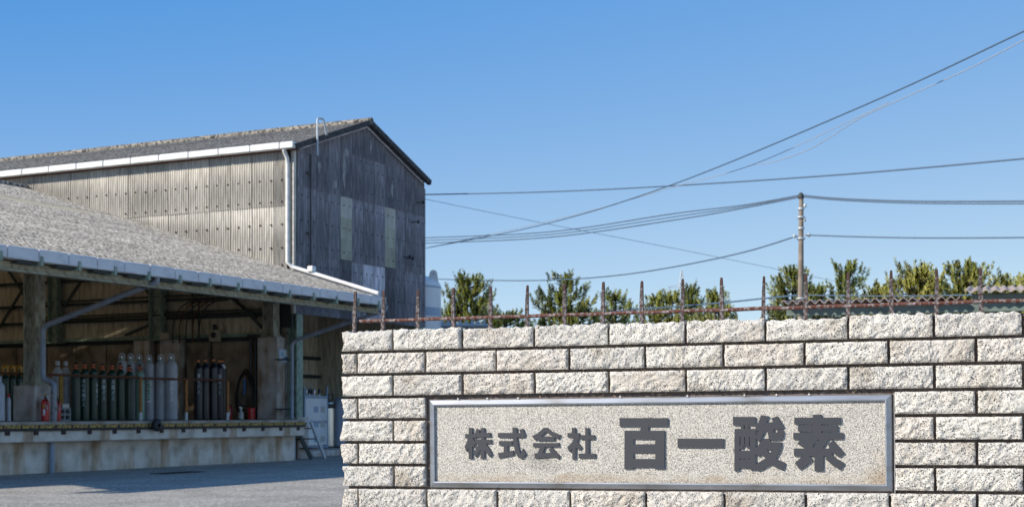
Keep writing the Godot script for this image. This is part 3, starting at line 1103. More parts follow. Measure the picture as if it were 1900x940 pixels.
func build_shed() -> void:
	var s := ything("loading_shed", "open-fronted loading shed with a lichen-blotched slate roof over the raised dock", "shed", 24.0, 0, 25.6)
	# roof in courses of sheets; one course holds a strip of skylights
	var courses := [22.06, 23.5, 25.2, 26.9, 28.6, 30.3, 31.15, 31.95, 33.4, 34.8, 36.0]
	var nn := Vector3(0, 1, ROOF_K).normalized()
	var ay := Vector3(0, ROOF_K, -1).normalized()
	var len_ := sqrt(1.0 + ROOF_K * ROOF_K)
	for i in courses.size() - 1:
		var v0: float = courses[i]
		var v1: float = courses[i + 1]
		var parts := [[13.2, 35.52, "roof0"]]
		if i == 6:
			parts = [[13.2, 29.6, "roof0"], [29.62, 30.42, "skylight"], [30.44, 31.24, "skylight"], [31.26, 32.06, "skylight"], [32.08, 32.88, "skylight"], [32.9, 33.7, "skylight"], [33.72, 35.52, "roof0"]]
		for p in parts:
			var b := mb()
			b.wave(Y(p[0], shed_roof(v0) - 0.012 + rng.randf() * 0.004, v0), Vector3.RIGHT, ay, nn, p[1] - p[0], func(_s): return -0.02, func(_s): return (v1 - v0) * len_ + 0.10, 0.13, 0.02, 6, 5)
			put("skylight_sheet" if p[2] == "skylight" else "roof_course", b, M[p[2]], s)
	for q in [[13.2, 15.0, 0.0, 5.4, "roof1"], [15.0, 26.0, 0.0, 1.0, "roof1"], [15.0, 26.0, 0.95, 4.9, "skylight"], [15.0, 26.0, 4.85, 5.4, "roof1"], [26.0, 32.5, 0.0, 0.5, "roof1"], [26.0, 28.6, 0.45, 4.9, "skylight"], [28.6, 29.5, 0.45, 4.9, "roof1"], [29.5, 32.5, 0.45, 4.9, "skylight"], [26.0, 32.5, 4.85, 5.4, "roof1"], [32.5, 35.5, 0.0, 5.4, "roof1"]]:
		var rear := mb()
		rear.wave(Y(q[0], shed_roof(36.0) + 0.02, 36.0), Vector3.RIGHT, Vector3(0, -ROOF_K, -1).normalized(), Vector3(0, 1, -ROOF_K).normalized(), q[1] - q[0], func(_s): return q[2], func(_s): return q[3], 0.13, 0.02, 4, 3)
		put("skylight_sheet" if q[4] == "skylight" else "rear_slope", rear, M["rear_skylight" if q[4] == "skylight" else q[4]], s)
	var rc := mb()
	rc.tube([Y(13.1, shed_roof(36.0) + 0.0, 36.0), Y(35.5, shed_roof(36.0) + 0.0, 36.0)], 0.10, 10)
	put("ridge_cap", rc, M.roof0, s)
	# gutter, its brackets, eaves beam and outriggers
	var u := 35.66
	var k := 0
	while u > 19.0:
		var a := u - 0.855
		var b := mb()
		b.span(Y(a + 0.009, 4.535 + rng.randf_range(-0.006, 0.006), 21.95), Y(u - 0.009, 4.79 + rng.randf_range(-0.006, 0.006), 22.17), 0.015)
		put("gutter_section", b, M.gutter, s)
		u = a
	var rest := mb()
	rest.span(Y(13.1, 4.535, 21.95), Y(u, 4.79, 22.17), 0.015)
	put("gutter_section", rest, M.gutter, s)
	u = 35.2
	while u > 19.0:
		k += 1
		var b := mb()
		var low := rng.randf_range(0.0, 0.05)
		b.span(Y(u, 4.47 - low, 21.925), Y(u + 0.075, 4.66 - low, 21.945))
		b.span(Y(u, 4.47 - low, 21.945), Y(u + 0.075, 4.53, 22.30))
		put("gutter_bracket", b, M.teal_steel, s)
		var r := mb()
		r.span(Y(u - 0.55, 4.47, 22.02), Y(u - 0.02, 4.515, 22.34))
		put("packing", r, M.dark_steel, s)
		u -= 1.10
	var eb := mb()
	eb.span(Y(13.2, 4.315, 22.20), Y(35.72, 4.345, 22.42))
	eb.span(Y(13.2, 4.345, 22.26), Y(35.72, 4.475, 22.30))
	eb.span(Y(13.2, 4.475, 22.20), Y(35.72, 4.495, 22.42))
	put("eaves_beam", eb, M.green_steel, s)
	for uu in [15.6, 20.55, 25.5, 30.45, 35.2]:
		var b := mb()
		b.beam(Y(uu + 0.16, 4.42, 22.3), Y(uu + 0.16, shed_roof(36.0) - 0.45, 36.0), 0.16, 0.30)
		b.beam(Y(uu + 0.16, shed_roof(36.0) - 0.45, 36.0), Y(uu + 0.16, shed_roof(31.0) - 0.5, 41.0), 0.16, 0.30)
		put("rafter", b, M.dark_steel, s)
	for v in [24.0, 25.9, 27.8, 29.4, 30.75, 32.3, 33.7, 35.1]:
		var b := mb()
		b.span(Y(13.2, shed_roof(v) - 0.17, v), Y(35.4, shed_roof(v) - 0.05, v + 0.08))
		put("purlin", b, M.dark_steel, s)
	# columns: two in front, more along the end wall
	for uu in [15.6, 25.51]:
		h_column(s, uu, 25.6, 2.06, shed_roof(25.8) - 0.2, M.green_steel)
		var b := mb()
		b.span(Y(uu - 0.12, 1.2, 25.5), Y(uu + 0.46, 2.06, 26.22), 0.02)
		put("plinth", b, M.concrete, s)
	h_column(s, 35.22, 25.68, 3.7, shed_roof(25.8) - 0.2, M.green_steel)
	var pl := mb()
	pl.span(Y(35.3, 1.2, 25.6), Y(36.06, 3.7, 26.34), 0.02)
	put("pillar", pl, M.concrete, s)
	h_column(s, 35.2, 30.0, 3.7, shed_roof(30.2) - 0.2, M.teal_steel, 0.3, 0.5)
	h_column(s, 35.2, 34.4, 3.7, shed_roof(34.6) - 0.2, M.teal_steel, 0.3, 0.4)
	# end wall: concrete panels below, corrugated sheets above
	for q in [[26.42, 26.5, 35.62, 1], [26.66, 28.28, 35.58, 0], [28.42, 29.22, 35.5, 1], [29.36, 30.14, 35.3, 2], [30.2, 30.44, 35.55, 1], [30.66, 31.32, 35.42, 2], [31.4, 32.6, 35.6, 0], [32.64, 33.9, 35.6, 0], [33.94, 35.2, 35.6, 1], [35.24, 36.6, 35.6, 0], [36.64, 38.2, 35.6, 0], [38.24, 40.9, 35.6, 1]]:
		var b := mb()
		b.span(Y(q[2], 1.2, q[0]), Y(35.9, 3.62 if q[3] != 2 else 3.72, q[1]), 0.015)
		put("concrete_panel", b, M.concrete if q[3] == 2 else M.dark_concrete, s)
	var fill := mb()
	fill.span(Y(35.7, 1.2, 26.3), Y(35.95, 3.6, 41.0))
	fill.span(Y(35.64, 3.6, 25.7), Y(35.68, 8.9, 41.0))
	put("end_wall_lining", fill, M.dark_steel, s)
	var v := 26.2
	while v < 40.0:
		for tier in 2:
			var lo := 3.78 if tier == 0 else 5.96
			var v0 := v
			var b := mb()
			var hb := func(_x: float) -> float: return lo
			var ht := func(x: float) -> float: return minf(6.0, shed_roof(v0 + x) - 0.1) if tier == 0 else minf(8.8, shed_roof(v0 + x) - 0.1) if v0 + x < 36.0 else 8.6
			if ht.call(0.6) > lo + 0.1:
				b.wave(Vector3(35.6 - 0.012 * tier, 0, -v0 - 0.004), Vector3(0, 0, -1), Vector3.UP, Vector3(-1, 0, 0), 0.816, hb, ht, 0.0632, 0.009, 6, 2, Vector2(rng.randf() * 5.0, rng.randf() * 5.0))
				put("wall_sheet", b, M.inner_sheet, s)
		v += 0.82
	for q in [[3.80, 0.10, "teal_steel"], [4.40, 0.09, "dark_steel"], [4.97, 0.09, "dark_steel"], [5.75, 0.09, "dark_steel"], [6.5, 0.09, "dark_steel"]]:
		var b := mb()
		b.span(Y(35.44, q[0] - q[1] * 0.5, maxf(26.1, GUT_V + (q[0] + 0.3 - GUT_Y) / ROOF_K)), Y(35.575, q[0] + q[1] * 0.5, 40.5))
		put("girt", b, M[q[2]], s)
	for q in [[4.47, 35.36, 0.035], [4.56, 35.40, 0.025], [5.06, 35.36, 0.03]]:
		var b := mb()
		b.tube([Y(q[1], q[0], 26.2), Y(q[1], q[0] + 0.03, 30.0), Y(q[1], q[0], 36.0)], q[2], 8)
		put("gas_pipe", b, M.dark_steel, s)
	for q in [[26.2, 4.0, 28.9, 6.4], [29.0, 6.1, 26.4, 4.3], [30.6, 5.2, 32.2, 6.6], [30.6, 4.2, 31.6, 3.9], [34.2, 4.9, 32.6, 6.7], [35.0, 4.2, 37.2, 6.8], [37.2, 4.2, 35.0, 6.8]]:
		var b := mb()
		b.beam(Y(35.35, q[1], q[0]), Y(35.35, q[3], q[2]), 0.05, 0.09)
		put("brace", b, M.dark_steel, s)
	# knee brace and rear wall
	for uu in [20.55, 30.45]:
		h_column(s, uu, 38.6, 1.2, shed_roof(33.3) - 0.4, M.teal_steel)
	var bw := mb()
	bw.span(Y(13.2, 1.2, 40.9), Y(35.6, shed_roof(31.0) - 0.05, 41.0))
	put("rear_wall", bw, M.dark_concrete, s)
	# downpipes with their long raking legs
	var d1 := mb()
	d1.tube([Y(25.77, 4.56, 22.08), Y(25.77, 4.44, 22.08), Y(25.76, 4.40, 22.2), Y(25.62, 3.52, 25.34), Y(25.60, 3.40, 25.45), Y(25.60, 3.30, 25.45), Y(25.60, 2.34, 25.45), Y(25.60, 2.26, 25.44), Y(25.63, 2.19, 25.36), Y(25.68, 2.15, 25.24), Y(25.70, 2.08, 25.2), Y(25.70, 1.9, 25.2)], 0.068, 12)
	put("downpipe", d1, M.pipe, s)
	var d2 := mb()
	d2.tube([Y(25.70, 1.93, 25.2), Y(25.70, 1.2, 25.2)], 0.078, 12)
	put("pipe_foot", d2, M.old_pipe, s)
	var d3 := mb()
	d3.tube([Y(24.93, 0.74, 24.5), Y(24.93, 0.0, 24.5)], 0.062, 12)
	put("pipe_outlet", d3, M.pipe, s)
	var d4 := mb()
	d4.tube([Y(35.86, 4.56, 22.08), Y(35.86, 4.45, 22.1), Y(35.84, 4.38, 22.3), Y(35.50, 3.62, 25.0), Y(35.40, 3.5, 25.1), Y(35.38, 3.4, 25.12), Y(35.38, 1.22, 25.12)], 0.062, 12)
	put("downpipe", d4, M.pipe, s)
	var d5 := mb()
	d5.tube([Y(34.95, 0.74, 24.75), Y(34.95, 0.0, 24.75)], 0.062, 12)
	put("pipe_outlet", d5, M.pipe, s)
	for yy in [3.0, 1.5]:
		var b := mb()
		b.span(Y(35.2, yy, 25.1), Y(35.56, yy + 0.035, 25.62))
		put("pipe_clip", b, M.dark_steel, s)


func build_dock() -> void:
	var d := ything("loading_dock", "raised concrete loading dock with a worn yellow nosing, stained with rust", "loading dock", 24.0, 0, 24.6)
	var slab := mb()
	slab.span(Y(13.2, 1.12, 24.33), Y(34.93, 1.2, 41.0), 0.01)
	slab.span(Y(34.93, 1.12, 25.5), Y(36.3, 1.199, 27.0))
	put("deck", slab, M.dock_floor, d)
	var lip := mb()
	lip.span(Y(13.2, 0.73, 24.32), Y(34.9, 1.12, 24.9), 0.02)
	put("lip", lip, M.dock_concrete, d)
	var wl := mb()
	var uu := 34.8
	while uu > 14.0:
		wl = mb()
		wl.span(Y(uu - 5.9, 0.0, 24.6), Y(uu - 0.005, 0.73, 24.95), 0.004)
		put("wall_panel", wl, M.dock_concrete, d)
		uu -= 5.905
	var body := mb()
	body.span(Y(13.2, 0.0, 24.64), Y(34.76, 1.11, 40.9))
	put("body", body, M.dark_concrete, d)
	var u := 34.9
	while u > 20.0:
		var b := mb()
		b.span(Y(u - 0.515, 1.05, 24.27), Y(u - 0.015, 1.135, 24.318), 0.006)
		put("nosing_strip", b, M.hazard, d)
		u -= 0.53
	var bolts := mb()
	u = 34.9
	while u > 20.0:
		bolts.tube([Y(u - 0.015, 1.09, 24.318), Y(u - 0.015, 1.09, 24.255)], 0.028, 7)
		u -= 0.53
	put("nosing_bolt", bolts, M.black, d)
	var rub := mb()
	rub.span(Y(13.2, 0.99, 24.265), Y(34.9, 1.05, 24.318), 0.01)
	put("buffer", rub, M.black_rubber, d)
	u = 34.5
	while u > 20.0:
		var b := mb()
		b.span(Y(u, 0.90, 24.285), Y(u + 0.12, 0.985, 24.318))
		put("bracket", b, M.brown_iron, d)
		u -= 0.86
	var kn := mb()
	kn.lathe([Vector2(0.05, 0.0), Vector2(0.13, 0.0), Vector2(0.155, 0.04), Vector2(0.155, 0.10), Vector2(0.12, 0.14), Vector2(0.05, 0.14)], 16, Y(28.22, 1.09, 24.25), Basis(Vector3.RIGHT, PI / 2))
	put("tyre_fender", kn, M.black_rubber, d)
	# steel steps at the dock's end
	var st := ything("steel_steps", "short steel steps with a sloping handrail at the end of the dock", "steps", 35.6, 0, 25.0)
	for v in [24.62, 25.42]:
		var b := mb()
		b.beam(Y(35.02, 1.16, v), Y(35.66, 1.16, v), 0.05, 0.05)
		b.beam(Y(35.64, 1.17, v), Y(36.42, 0.02, v), 0.05, 0.11, Vector3.UP)
		put("stringer", b, M.galvanised if v < 25 else M.dark_steel, st)
		var g := mb()
		g.beam(Y(35.02, 0.80, v), Y(35.70, 0.02, v), 0.04, 0.14, Vector3.UP)
		put("brace", g, M.dark_steel, st)
	for q in [[35.55, 0.92], [35.35, 0.60], [35.75, 0.60], [35.9, 0.32]]:
		var b := mb()
		b.span(Y(q[0] - 0.16, q[1], 24.64), Y(q[0] + 0.16, q[1] + 0.035, 25.40))
		put("tread", b, M.rusty, st)


# a flat-roofed office beside the shed, out of the frame but for the shade it lays on the yard
func build_annex() -> void:
	var a := ything("annex", "flat-roofed concrete office annex against the near end of the loading shed", "office building", 9.0, 0, 28.3)
	var b := mb()
	b.span(Y(5.5, 0, 28.3), Y(13.05, 7.8, 38.0), 0.02)
	put("wall", b, M.concrete, a)
	b = mb()
	b.span(Y(5.4, 7.8, 28.2), Y(13.1, 8.0, 38.1), 0.02)
	put("roof_slab", b, M.concrete, a)
	for k in 6:
		var u := 6.2 + 2.0 * (k % 3)
		var y := 1.4 + 3.4 * (k / 3)
		b = mb()
		b.span(Y(u, y, 28.26), Y(u + 1.5, y + 1.2, 28.295), 0.01)
		var win := put("window", b, M.dark_steel, a)
		b = mb()
		b.span(Y(u + 0.06, y + 0.06, 28.245), Y(u + 0.72, y + 1.14, 28.252))
		b.span(Y(u + 0.78, y + 0.06, 28.245), Y(u + 1.44, y + 1.14, 28.252))
		put("pane", b, M.tank_blue, win)


# ---- what stands on the dock ---------------------------------------------------------------------------------

const GLYPHS := {
	"san": [[0, 1, 7, 1], [0, 5, 7, 5], [0, 5, 0, 15], [7, 5, 7, 15], [0, 15, 7, 15], [0, 11, 7, 11], [2, 1, 2, 8], [5, 1, 5, 8], [11, 0, 9, 4], [9, 4, 15, 4], [13, 1, 15, 5], [11, 6, 9, 9], [13, 6, 15, 8], [11, 8, 8, 13], [10, 10, 15, 10], [15, 10, 9, 15], [10, 11, 15, 15]],
	"so": [[1, 2, 14, 2], [3, 5, 12, 5], [0, 8, 15, 8], [8, 0, 8, 8], [7, 8, 3, 10], [3, 10, 9, 11], [11, 9, 3, 13], [3, 13, 13, 13], [8, 13, 8, 15], [4, 13, 1, 15], [11, 13, 14, 15]],
	"ga": [[1, 5, 12, 5], [12, 5, 11, 14], [11, 14, 9, 13], [6, 1, 6, 6], [6, 6, 1, 15], [11, 0, 13, 3], [14, 0, 15, 2]],
	"su": [[2, 2, 12, 2], [12, 2, 1, 15], [7, 8, 14, 15]],
	"eki": [[1, 1, 3, 3], [0, 6, 2, 8], [3, 10, 0, 15], [9, 0, 9, 3], [4, 3, 15, 3], [7, 4, 4, 9], [6, 7, 6, 15], [10, 4, 8, 8], [10, 5, 14, 5], [14, 5, 8, 15], [9, 8, 15, 15]],
	"ka": [[5, 0, 0, 8], [3, 5, 3, 15], [8, 0, 8, 14], [8, 14, 15, 14], [15, 14, 15, 11], [14, 3, 8, 9]],
	"tan": [[2, 0, 2, 4], [8, 0, 8, 4], [14, 0, 14, 4], [2, 4, 14, 4], [0, 7, 15, 7], [4, 7, 0, 15], [9, 8, 9, 11], [9, 11, 4, 15], [9, 11, 15, 15], [6, 10, 5, 12], [14, 9, 12, 11]],
}


func print_material(word: Array, ground: Color, ink: Color) -> StandardMaterial3D:
	var cell := 40
	var im := Image.create(cell, cell * word.size(), false, Image.FORMAT_RGB8)
	im.fill(ground)
	for i in word.size():
		for l in GLYPHS[word[i]]:
			for s in 60:
				var p := Vector2(lerpf(l[0], l[2], s / 59.0), lerpf(l[1], l[3], s / 59.0)) * (30.0 / 15.0) + Vector2(4, 4 + cell * i)
				im.fill_rect(Rect2i(int(p.x), int(p.y), 3, 3), ink)
	var m := mat("print%d" % M.size(), Color.WHITE, 0.4, 0.0, ImageTexture.create_from_image(im), Vector3.ONE, false)
	m.texture_repeat = false
	return m


func lettering(parent: Node, m: Material, r: float, y0: float, y1: float, angle: float) -> void:
	var b := MB.new()
	var half := (y1 - y0) / 6.0 * 0.5 / r
	for i in 6:
		for j in 1:
			var a0 := angle - half + half * 2.0 * i / 6.0
			var a1 := angle - half + half * 2.0 * (i + 1) / 6.0
			var ids := []
			for q in [[a0, y0, i / 6.0, 1.0], [a1, y0, (i + 1) / 6.0, 1.0], [a1, y1, (i + 1) / 6.0, 0.0], [a0, y1, i / 6.0, 0.0]]:
				var nn := Vector3(sin(q[0]), 0, cos(q[0]))
				ids.append(b.vert(nn * (r + 0.0015) + Vector3(0, q[1], 0), nn, Vector2(q[2], q[3])))
			b.face(ids[0], ids[1], ids[2])
			b.face(ids[0], ids[2], ids[3])
	put("lettering", b, m, parent)


func gas_cylinder(style: String, h: float, r: float, label: String, group: String, at: Vector3) -> Node3D:
	var t := thing("gas_cylinder", label, "gas cylinder", at, rad_to_deg(atan2(-at.x, -at.z)), group)
	var body := MB.new()
	var sh := r * 1.25
	var prof := [Vector2(0.0, 0.006), Vector2(r * 0.9, 0.006), Vector2(r, 0.03)]
	for yy in [0.33, 0.66]:
		prof.append(Vector2(r, (h - sh) * yy))
	for i in 7:
		var a := PI / 2 * i / 6.0
		prof.append(Vector2(maxf(r * cos(a), 0.042), h - sh + sh * sin(a)))
	body.lathe(prof, 24)
	put("body", body, M["cyl_" + style], t)
	var y := h
	match style:
		"green", "pale":
			var nk := MB.new()
			nk.lathe([Vector2(0.055, y - 0.05), Vector2(0.055, y), Vector2(0.03, y + 0.02), Vector2(0.03, y + 0.06)], 12)
			put("neck_ring", nk, M.cyl_green, t)
			for k in 2:
				var tg := MB.new()
				tg.lathe([Vector2(0.05, y + 0.005 + k * 0.065), Vector2(0.056, y + 0.01 + k * 0.065), Vector2(0.056, y + 0.036 + k * 0.065), Vector2(0.05, y + 0.04 + k * 0.065)], 12)
				put("tag_ring", tg, M.orange_tag, t)
			var vv := MB.new()
			vv.box(Vector3(0, y + 0.075, 0), Vector3(0.05, 0.15, 0.05), Basis(), 0.008)
			vv.tube([Vector3(0, y + 0.06, 0), Vector3(0.075, y + 0.06, 0.01)], 0.02, 8)
			put("valve", vv, M.black, t)
			var hw := MB.new()
			hw.lathe([Vector2(0.0, y + 0.145), Vector2(0.05, y + 0.145), Vector2(0.058, y + 0.155), Vector2(0.05, y + 0.17), Vector2(0.0, y + 0.17)], 12)
			put("handwheel", hw, M.black, t)
		"grey":
			var nk := MB.new()
			nk.lathe([Vector2(0.07, y - 0.05), Vector2(0.07, y), Vector2(0.05, y + 0.02), Vector2(0.0, y + 0.025)], 14)
			put("neck_ring", nk, M.cyl_pale, t)
			var cap := MB.new()
			var loop := []
			for i in 15:
				var a := PI * i / 14.0
				loop.append(Vector3(cos(a) * 0.062, y + 0.07 + sin(a) * 0.085, 0))
			cap.tube([Vector3(0.062, y - 0.01, 0)] + loop + [Vector3(-0.062, y - 0.01, 0)], 0.024, 8)
			put("valve_guard", cap, M.cyl_grey, t)
			var vv := MB.new()
			vv.box(Vector3(0, y + 0.05, 0), Vector3(0.04, 0.08, 0.04), Basis(), 0.008)
			vv.tube([Vector3(0, y + 0.05, -0.05), Vector3(0, y + 0.05, 0.05)], 0.015, 8)
			put("valve", vv, M.stainless, t)
		"black":
			var nk := MB.new()
			nk.lathe([Vector2(0.06, y - 0.03), Vector2(0.055, y + 0.015), Vector2(0.03, y + 0.03), Vector2(0.028, y + 0.06)], 12)
			put("neck_ring", nk, M.black, t)
			var vv := MB.new()
			vv.box(Vector3(0, y + 0.08, 0), Vector3(0.05, 0.1, 0.05), Basis(), 0.008)
			vv.tube([Vector3(0, y + 0.07, 0), Vector3(-0.06, y + 0.07, 0.02)], 0.018, 8)
			put("valve", vv, M.brass, t)
			var tg := MB.new()
			tg.lathe([Vector2(0.045, y + 0.075), Vector2(0.05, y + 0.08), Vector2(0.05, y + 0.10), Vector2(0.045, y + 0.105)], 12)
			put("tag_ring", tg, M.orange_tag, t)
			var hw := MB.new()
			hw.lathe([Vector2(0.0, y + 0.13), Vector2(0.045, y + 0.13), Vector2(0.05, y + 0.14), Vector2(0.045, y + 0.165), Vector2(0.0, y + 0.17)], 12)
			put("handwheel", hw, M.black, t)
	return t


func build_cylinders() -> void:
	var white := lin(0.55, 0.58, 0.62)
	var co2 := print_material(["eki", "ka", "tan", "san", "ga", "su"], lin(0.014, 0.05, 0.036), white)
	var gas := print_material(["tan", "san", "ga", "su"], lin(0.014, 0.05, 0.036), white)
	var o2 := print_material(["san", "so", "ga", "su"], lin(0.012, 0.014, 0.022), white)
	var pale := print_material(["tan", "san", "ga", "su"], lin(0.42, 0.43, 0.47), lin(0.66, 0.67, 0.70))
	var G := "dark green cylinders behind the guard rail"
	var row := [27.9, 28.22, 28.54, 28.88, 29.24, 29.57, 29.92]
	var say := ["dark green gas cylinder at the end of its row beside the wrapped cylinders", "dark green gas cylinder with six white characters, second of its row", "dark green gas cylinder, third of its row counted from the concrete block",
		"dark green gas cylinder with four bold white characters, middle of its row", "dark green gas cylinder with four white characters, fifth from the concrete block", "plain dark green gas cylinder, sixth from the concrete block", "plain dark green gas cylinder, seventh from the concrete block"]
	for i in row.size():
		var c := gas_cylinder("green", 1.34 + 0.02 * (i % 3), 0.118, say[i], G, yard(row[i], 1.2, 26.6))
		if i == 1:
			lettering(c, co2, 0.118, 0.36, 1.10, -0.25)
		elif i == 3 or i == 4:
			lettering(c, gas, 0.118, 0.52, 1.12, 0.35)
		elif i == 2:
			lettering(c, gas, 0.118, 0.42, 1.02, 1.0)
	gas_cylinder("green", 1.32, 0.118, "dark green gas cylinder half hidden behind the rusty rail post", G, yard(30.12, 1.2, 26.78))
	gas_cylinder("pale", 1.36, 0.125, "pale green gas cylinder behind the rail post next to the grey ones", "", yard(30.29, 1.2, 26.55))
	var W := "grey cylinders with valve guards"
	for q in [[30.47, 27.35, "grey gas cylinder in the back row above the sixth green one"], [30.82, 27.35, "grey gas cylinder in the back row above the seventh green one"], [31.17, 27.35, "grey gas cylinder in the back row above the pale green one"]]:
		gas_cylinder("grey", 1.70, 0.13, q[2], W, yard(q[0], 1.2, q[1]))
	var g1 := gas_cylinder("grey", 1.66, 0.15, "light grey gas cylinder with green upright lettering on a white strip", W, yard(31.02, 1.2, 26.86))
	var strip := MB.new()
	for i in 5:
		var a0 := -0.05 - 0.4 + 0.8 * i / 5.0
		var a1 := -0.05 - 0.4 + 0.8 * (i + 1) / 5.0
		strip.quad(Vector3(sin(a0), 0, cos(a0)) * 0.1512 + Vector3(0, 0.5, 0), Vector3(sin(a1), 0, cos(a1)) * 0.1512 + Vector3(0, 0.5, 0), Vector3(sin(a1), 0, cos(a1)) * 0.1512 + Vector3(0, 1.17, 0), Vector3(sin(a0), 0, cos(a0)) * 0.1512 + Vector3(0, 1.17, 0))
	put("label_strip", strip, M.white_tag, g1)
	var tm := TextMesh.new()
	tm.text = "valanis"
	var sf := SystemFont.new()
	sf.font_names = PackedStringArray(["Droid Sans"])
	sf.font_weight = 700
	tm.font = sf
	tm.font_size = 16
	tm.pixel_size = 0.0108
	tm.depth = 0.004
	var txt := put("lettering", tm, M.glyph_green, g1)
	txt.rotation = Vector3(0, -0.05, -PI / 2)
	txt.position = Vector3(sin(-0.05), 0, cos(-0.05)) * 0.155 + Vector3(0, 0.835, 0)
	gas_cylinder("grey", 1.68, 0.15, "light grey gas cylinder between the lettered one and the widest one", W, yard(31.22, 1.2, 26.62))
	var g3 := gas_cylinder("grey", 1.70, 0.175, "widest light grey gas cylinder, at the front of the grey group", W, yard(31.36, 1.2, 26.36))
	lettering(g3, pale, 0.175, 0.5, 1.14, 0.05)
	var B := "black cylinders by the last rail posts"
	var b1 := gas_cylinder("black", 1.62, 0.128, "black gas cylinder with white characters nearest the grey cylinders", B, yard(32.86, 1.2, 26.62))
	lettering(b1, o2, 0.128, 0.74, 1.36, 0.05)
	var b2 := gas_cylinder("black", 1.64, 0.13, "black gas cylinder with a thin line of small white characters", B, yard(33.12, 1.2, 26.58))
	lettering(b2, o2, 0.13, 0.98, 1.32, -0.6)
	gas_cylinder("black", 1.66, 0.135, "plain black gas cylinder in the middle of the black group", B, yard(33.40, 1.2, 26.5))
	var b4 := gas_cylinder("black", 1.65, 0.135, "black gas cylinder with white characters in front of the last rail post", B, yard(33.80, 1.2, 26.6))
	lettering(b4, o2, 0.135, 0.72, 1.36, 0.05)
	var b5 := gas_cylinder("black", 1.66, 0.125, "black gas cylinder with a white collar, nearest the hose", B, yard(34.16, 1.2, 26.78))
	var col := MB.new()
	col.lathe([Vector2(0.122, 1.49), Vector2(0.118, 1.55), Vector2(0.09, 1.61), Vector2(0.06, 1.645)], 16, Vector3(0, 0.006, 0.004))
	put("collar_label", col, M.white_tag, b5)
	# yellow-capped ones behind the first column
	var Yg := "green cylinders with yellow caps"
	for q in [[25.89, "yellow-capped green gas cylinder at the edge, farthest from the column"], [26.12, "yellow-capped green gas cylinder in the middle of its three"], [26.35, "yellow-capped green gas cylinder right beside the rusted column"]]:
		var t := thing("capped_cylinder", q[1], "gas cylinder", yard(q[0], 1.2, 27.0), 0.0, Yg)
		var b := MB.new()
		b.lathe([Vector2(0, 0.005), Vector2(0.1, 0.01), Vector2(0.105, 0.03), Vector2(0.105, 1.02), Vector2(0.09, 1.09), Vector2(0.05, 1.14), Vector2(0.045, 1.17)], 20)
		put("body", b, M.cyl_green, t)
		var c := MB.new()
		c.lathe([Vector2(0.085, 1.15), Vector2(0.092, 1.17), Vector2(0.092, 1.34), Vector2(0.07, 1.39), Vector2(0, 1.41)], 16)
		put("cap", c, M.yellow_cap, t)
		var hole := MB.new()
		for a in 4:
			hole.box(Vector3(sin(a * PI / 2 + 0.5), 0, cos(a * PI / 2 + 0.5)) * 0.088 + Vector3(0, 1.26, 0), Vector3(0.045, 0.07, 0.012), Basis(Vector3.UP, a * PI / 2 + 0.5))
		put("cap_slot", hole, M.black, t)
	for q in [[27.67, "gas cylinder with a wrapped grey top, beside the yellow posts"], [27.95, "gas cylinder with a wrapped grey top, next to the first green cylinder"]]:
		var t := thing("wrapped_cylinder", q[1], "gas cylinder", yard(q[0], 1.2, 27.0), 0.0, "cylinders with wrapped tops")
		var b := MB.new()
		b.lathe([Vector2(0, 0.005), Vector2(0.11, 0.01), Vector2(0.115, 0.03), Vector2(0.115, 1.2)], 20)
		put("body", b, M.cyl_grey, t)
		var c := MB.new()
		var prof := [Vector2(0.15, 1.06), Vector2(0.135, 1.2), Vector2(0.115, 1.28), Vector2(0.07, 1.36), Vector2(0.055, 1.41), Vector2(0.062, 1.5), Vector2(0.05, 1.55), Vector2(0, 1.565)]
		c.lathe(prof, 14)
		put("wrapping", c, M.wrap, t)
		var cord := MB.new()
		cord.lathe([Vector2(0.055, 1.385), Vector2(0.064, 1.395), Vector2(0.064, 1.415), Vector2(0.055, 1.425)], 12)
		put("tie", cord, M.rusty, t)
	var big := thing("small_tank", "grey steel gas tank cut off by the picture's edge beside the concrete plinth", "gas cylinder", yard(23.62, 1.2, 24.85))
	var bb_ := MB.new()
	bb_.lathe([Vector2(0, 0.005), Vector2(0.15, 0.01), Vector2(0.155, 0.04), Vector2(0.155, 0.78), Vector2(0.13, 0.86), Vector2(0.08, 0.9), Vector2(0.085, 0.93), Vector2(0.085, 1.03), Vector2(0.0, 1.05)], 22)
	put("body", bb_, M.cyl_grey, big)
	var bv := MB.new()
	bv.lathe([Vector2(0.05, 1.04), Vector2(0.05, 1.2), Vector2(0.06, 1.22), Vector2(0.06, 1.3), Vector2(0, 1.34)], 10)
	put("valve", bv, M.black, big)
	var slim := thing("slim_cylinder", "slim grey gas cylinder with a red valve beside the concrete plinth", "gas cylinder", yard(24.08, 1.2, 25.0))
	var sb := MB.new()
	sb.lathe([Vector2(0, 0.004), Vector2(0.048, 0.006), Vector2(0.05, 0.02), Vector2(0.05, 0.5), Vector2(0.03, 0.56), Vector2(0.02, 0.57)], 16)
	put("body", sb, M.cyl_grey, slim)
	var sv := MB.new()
	sv.lathe([Vector2(0.02, 0.565), Vector2(0.02, 0.6), Vector2(0.035, 0.605), Vector2(0.035, 0.63), Vector2(0, 0.64)], 10)
	put("valve", sv, M.red, slim)


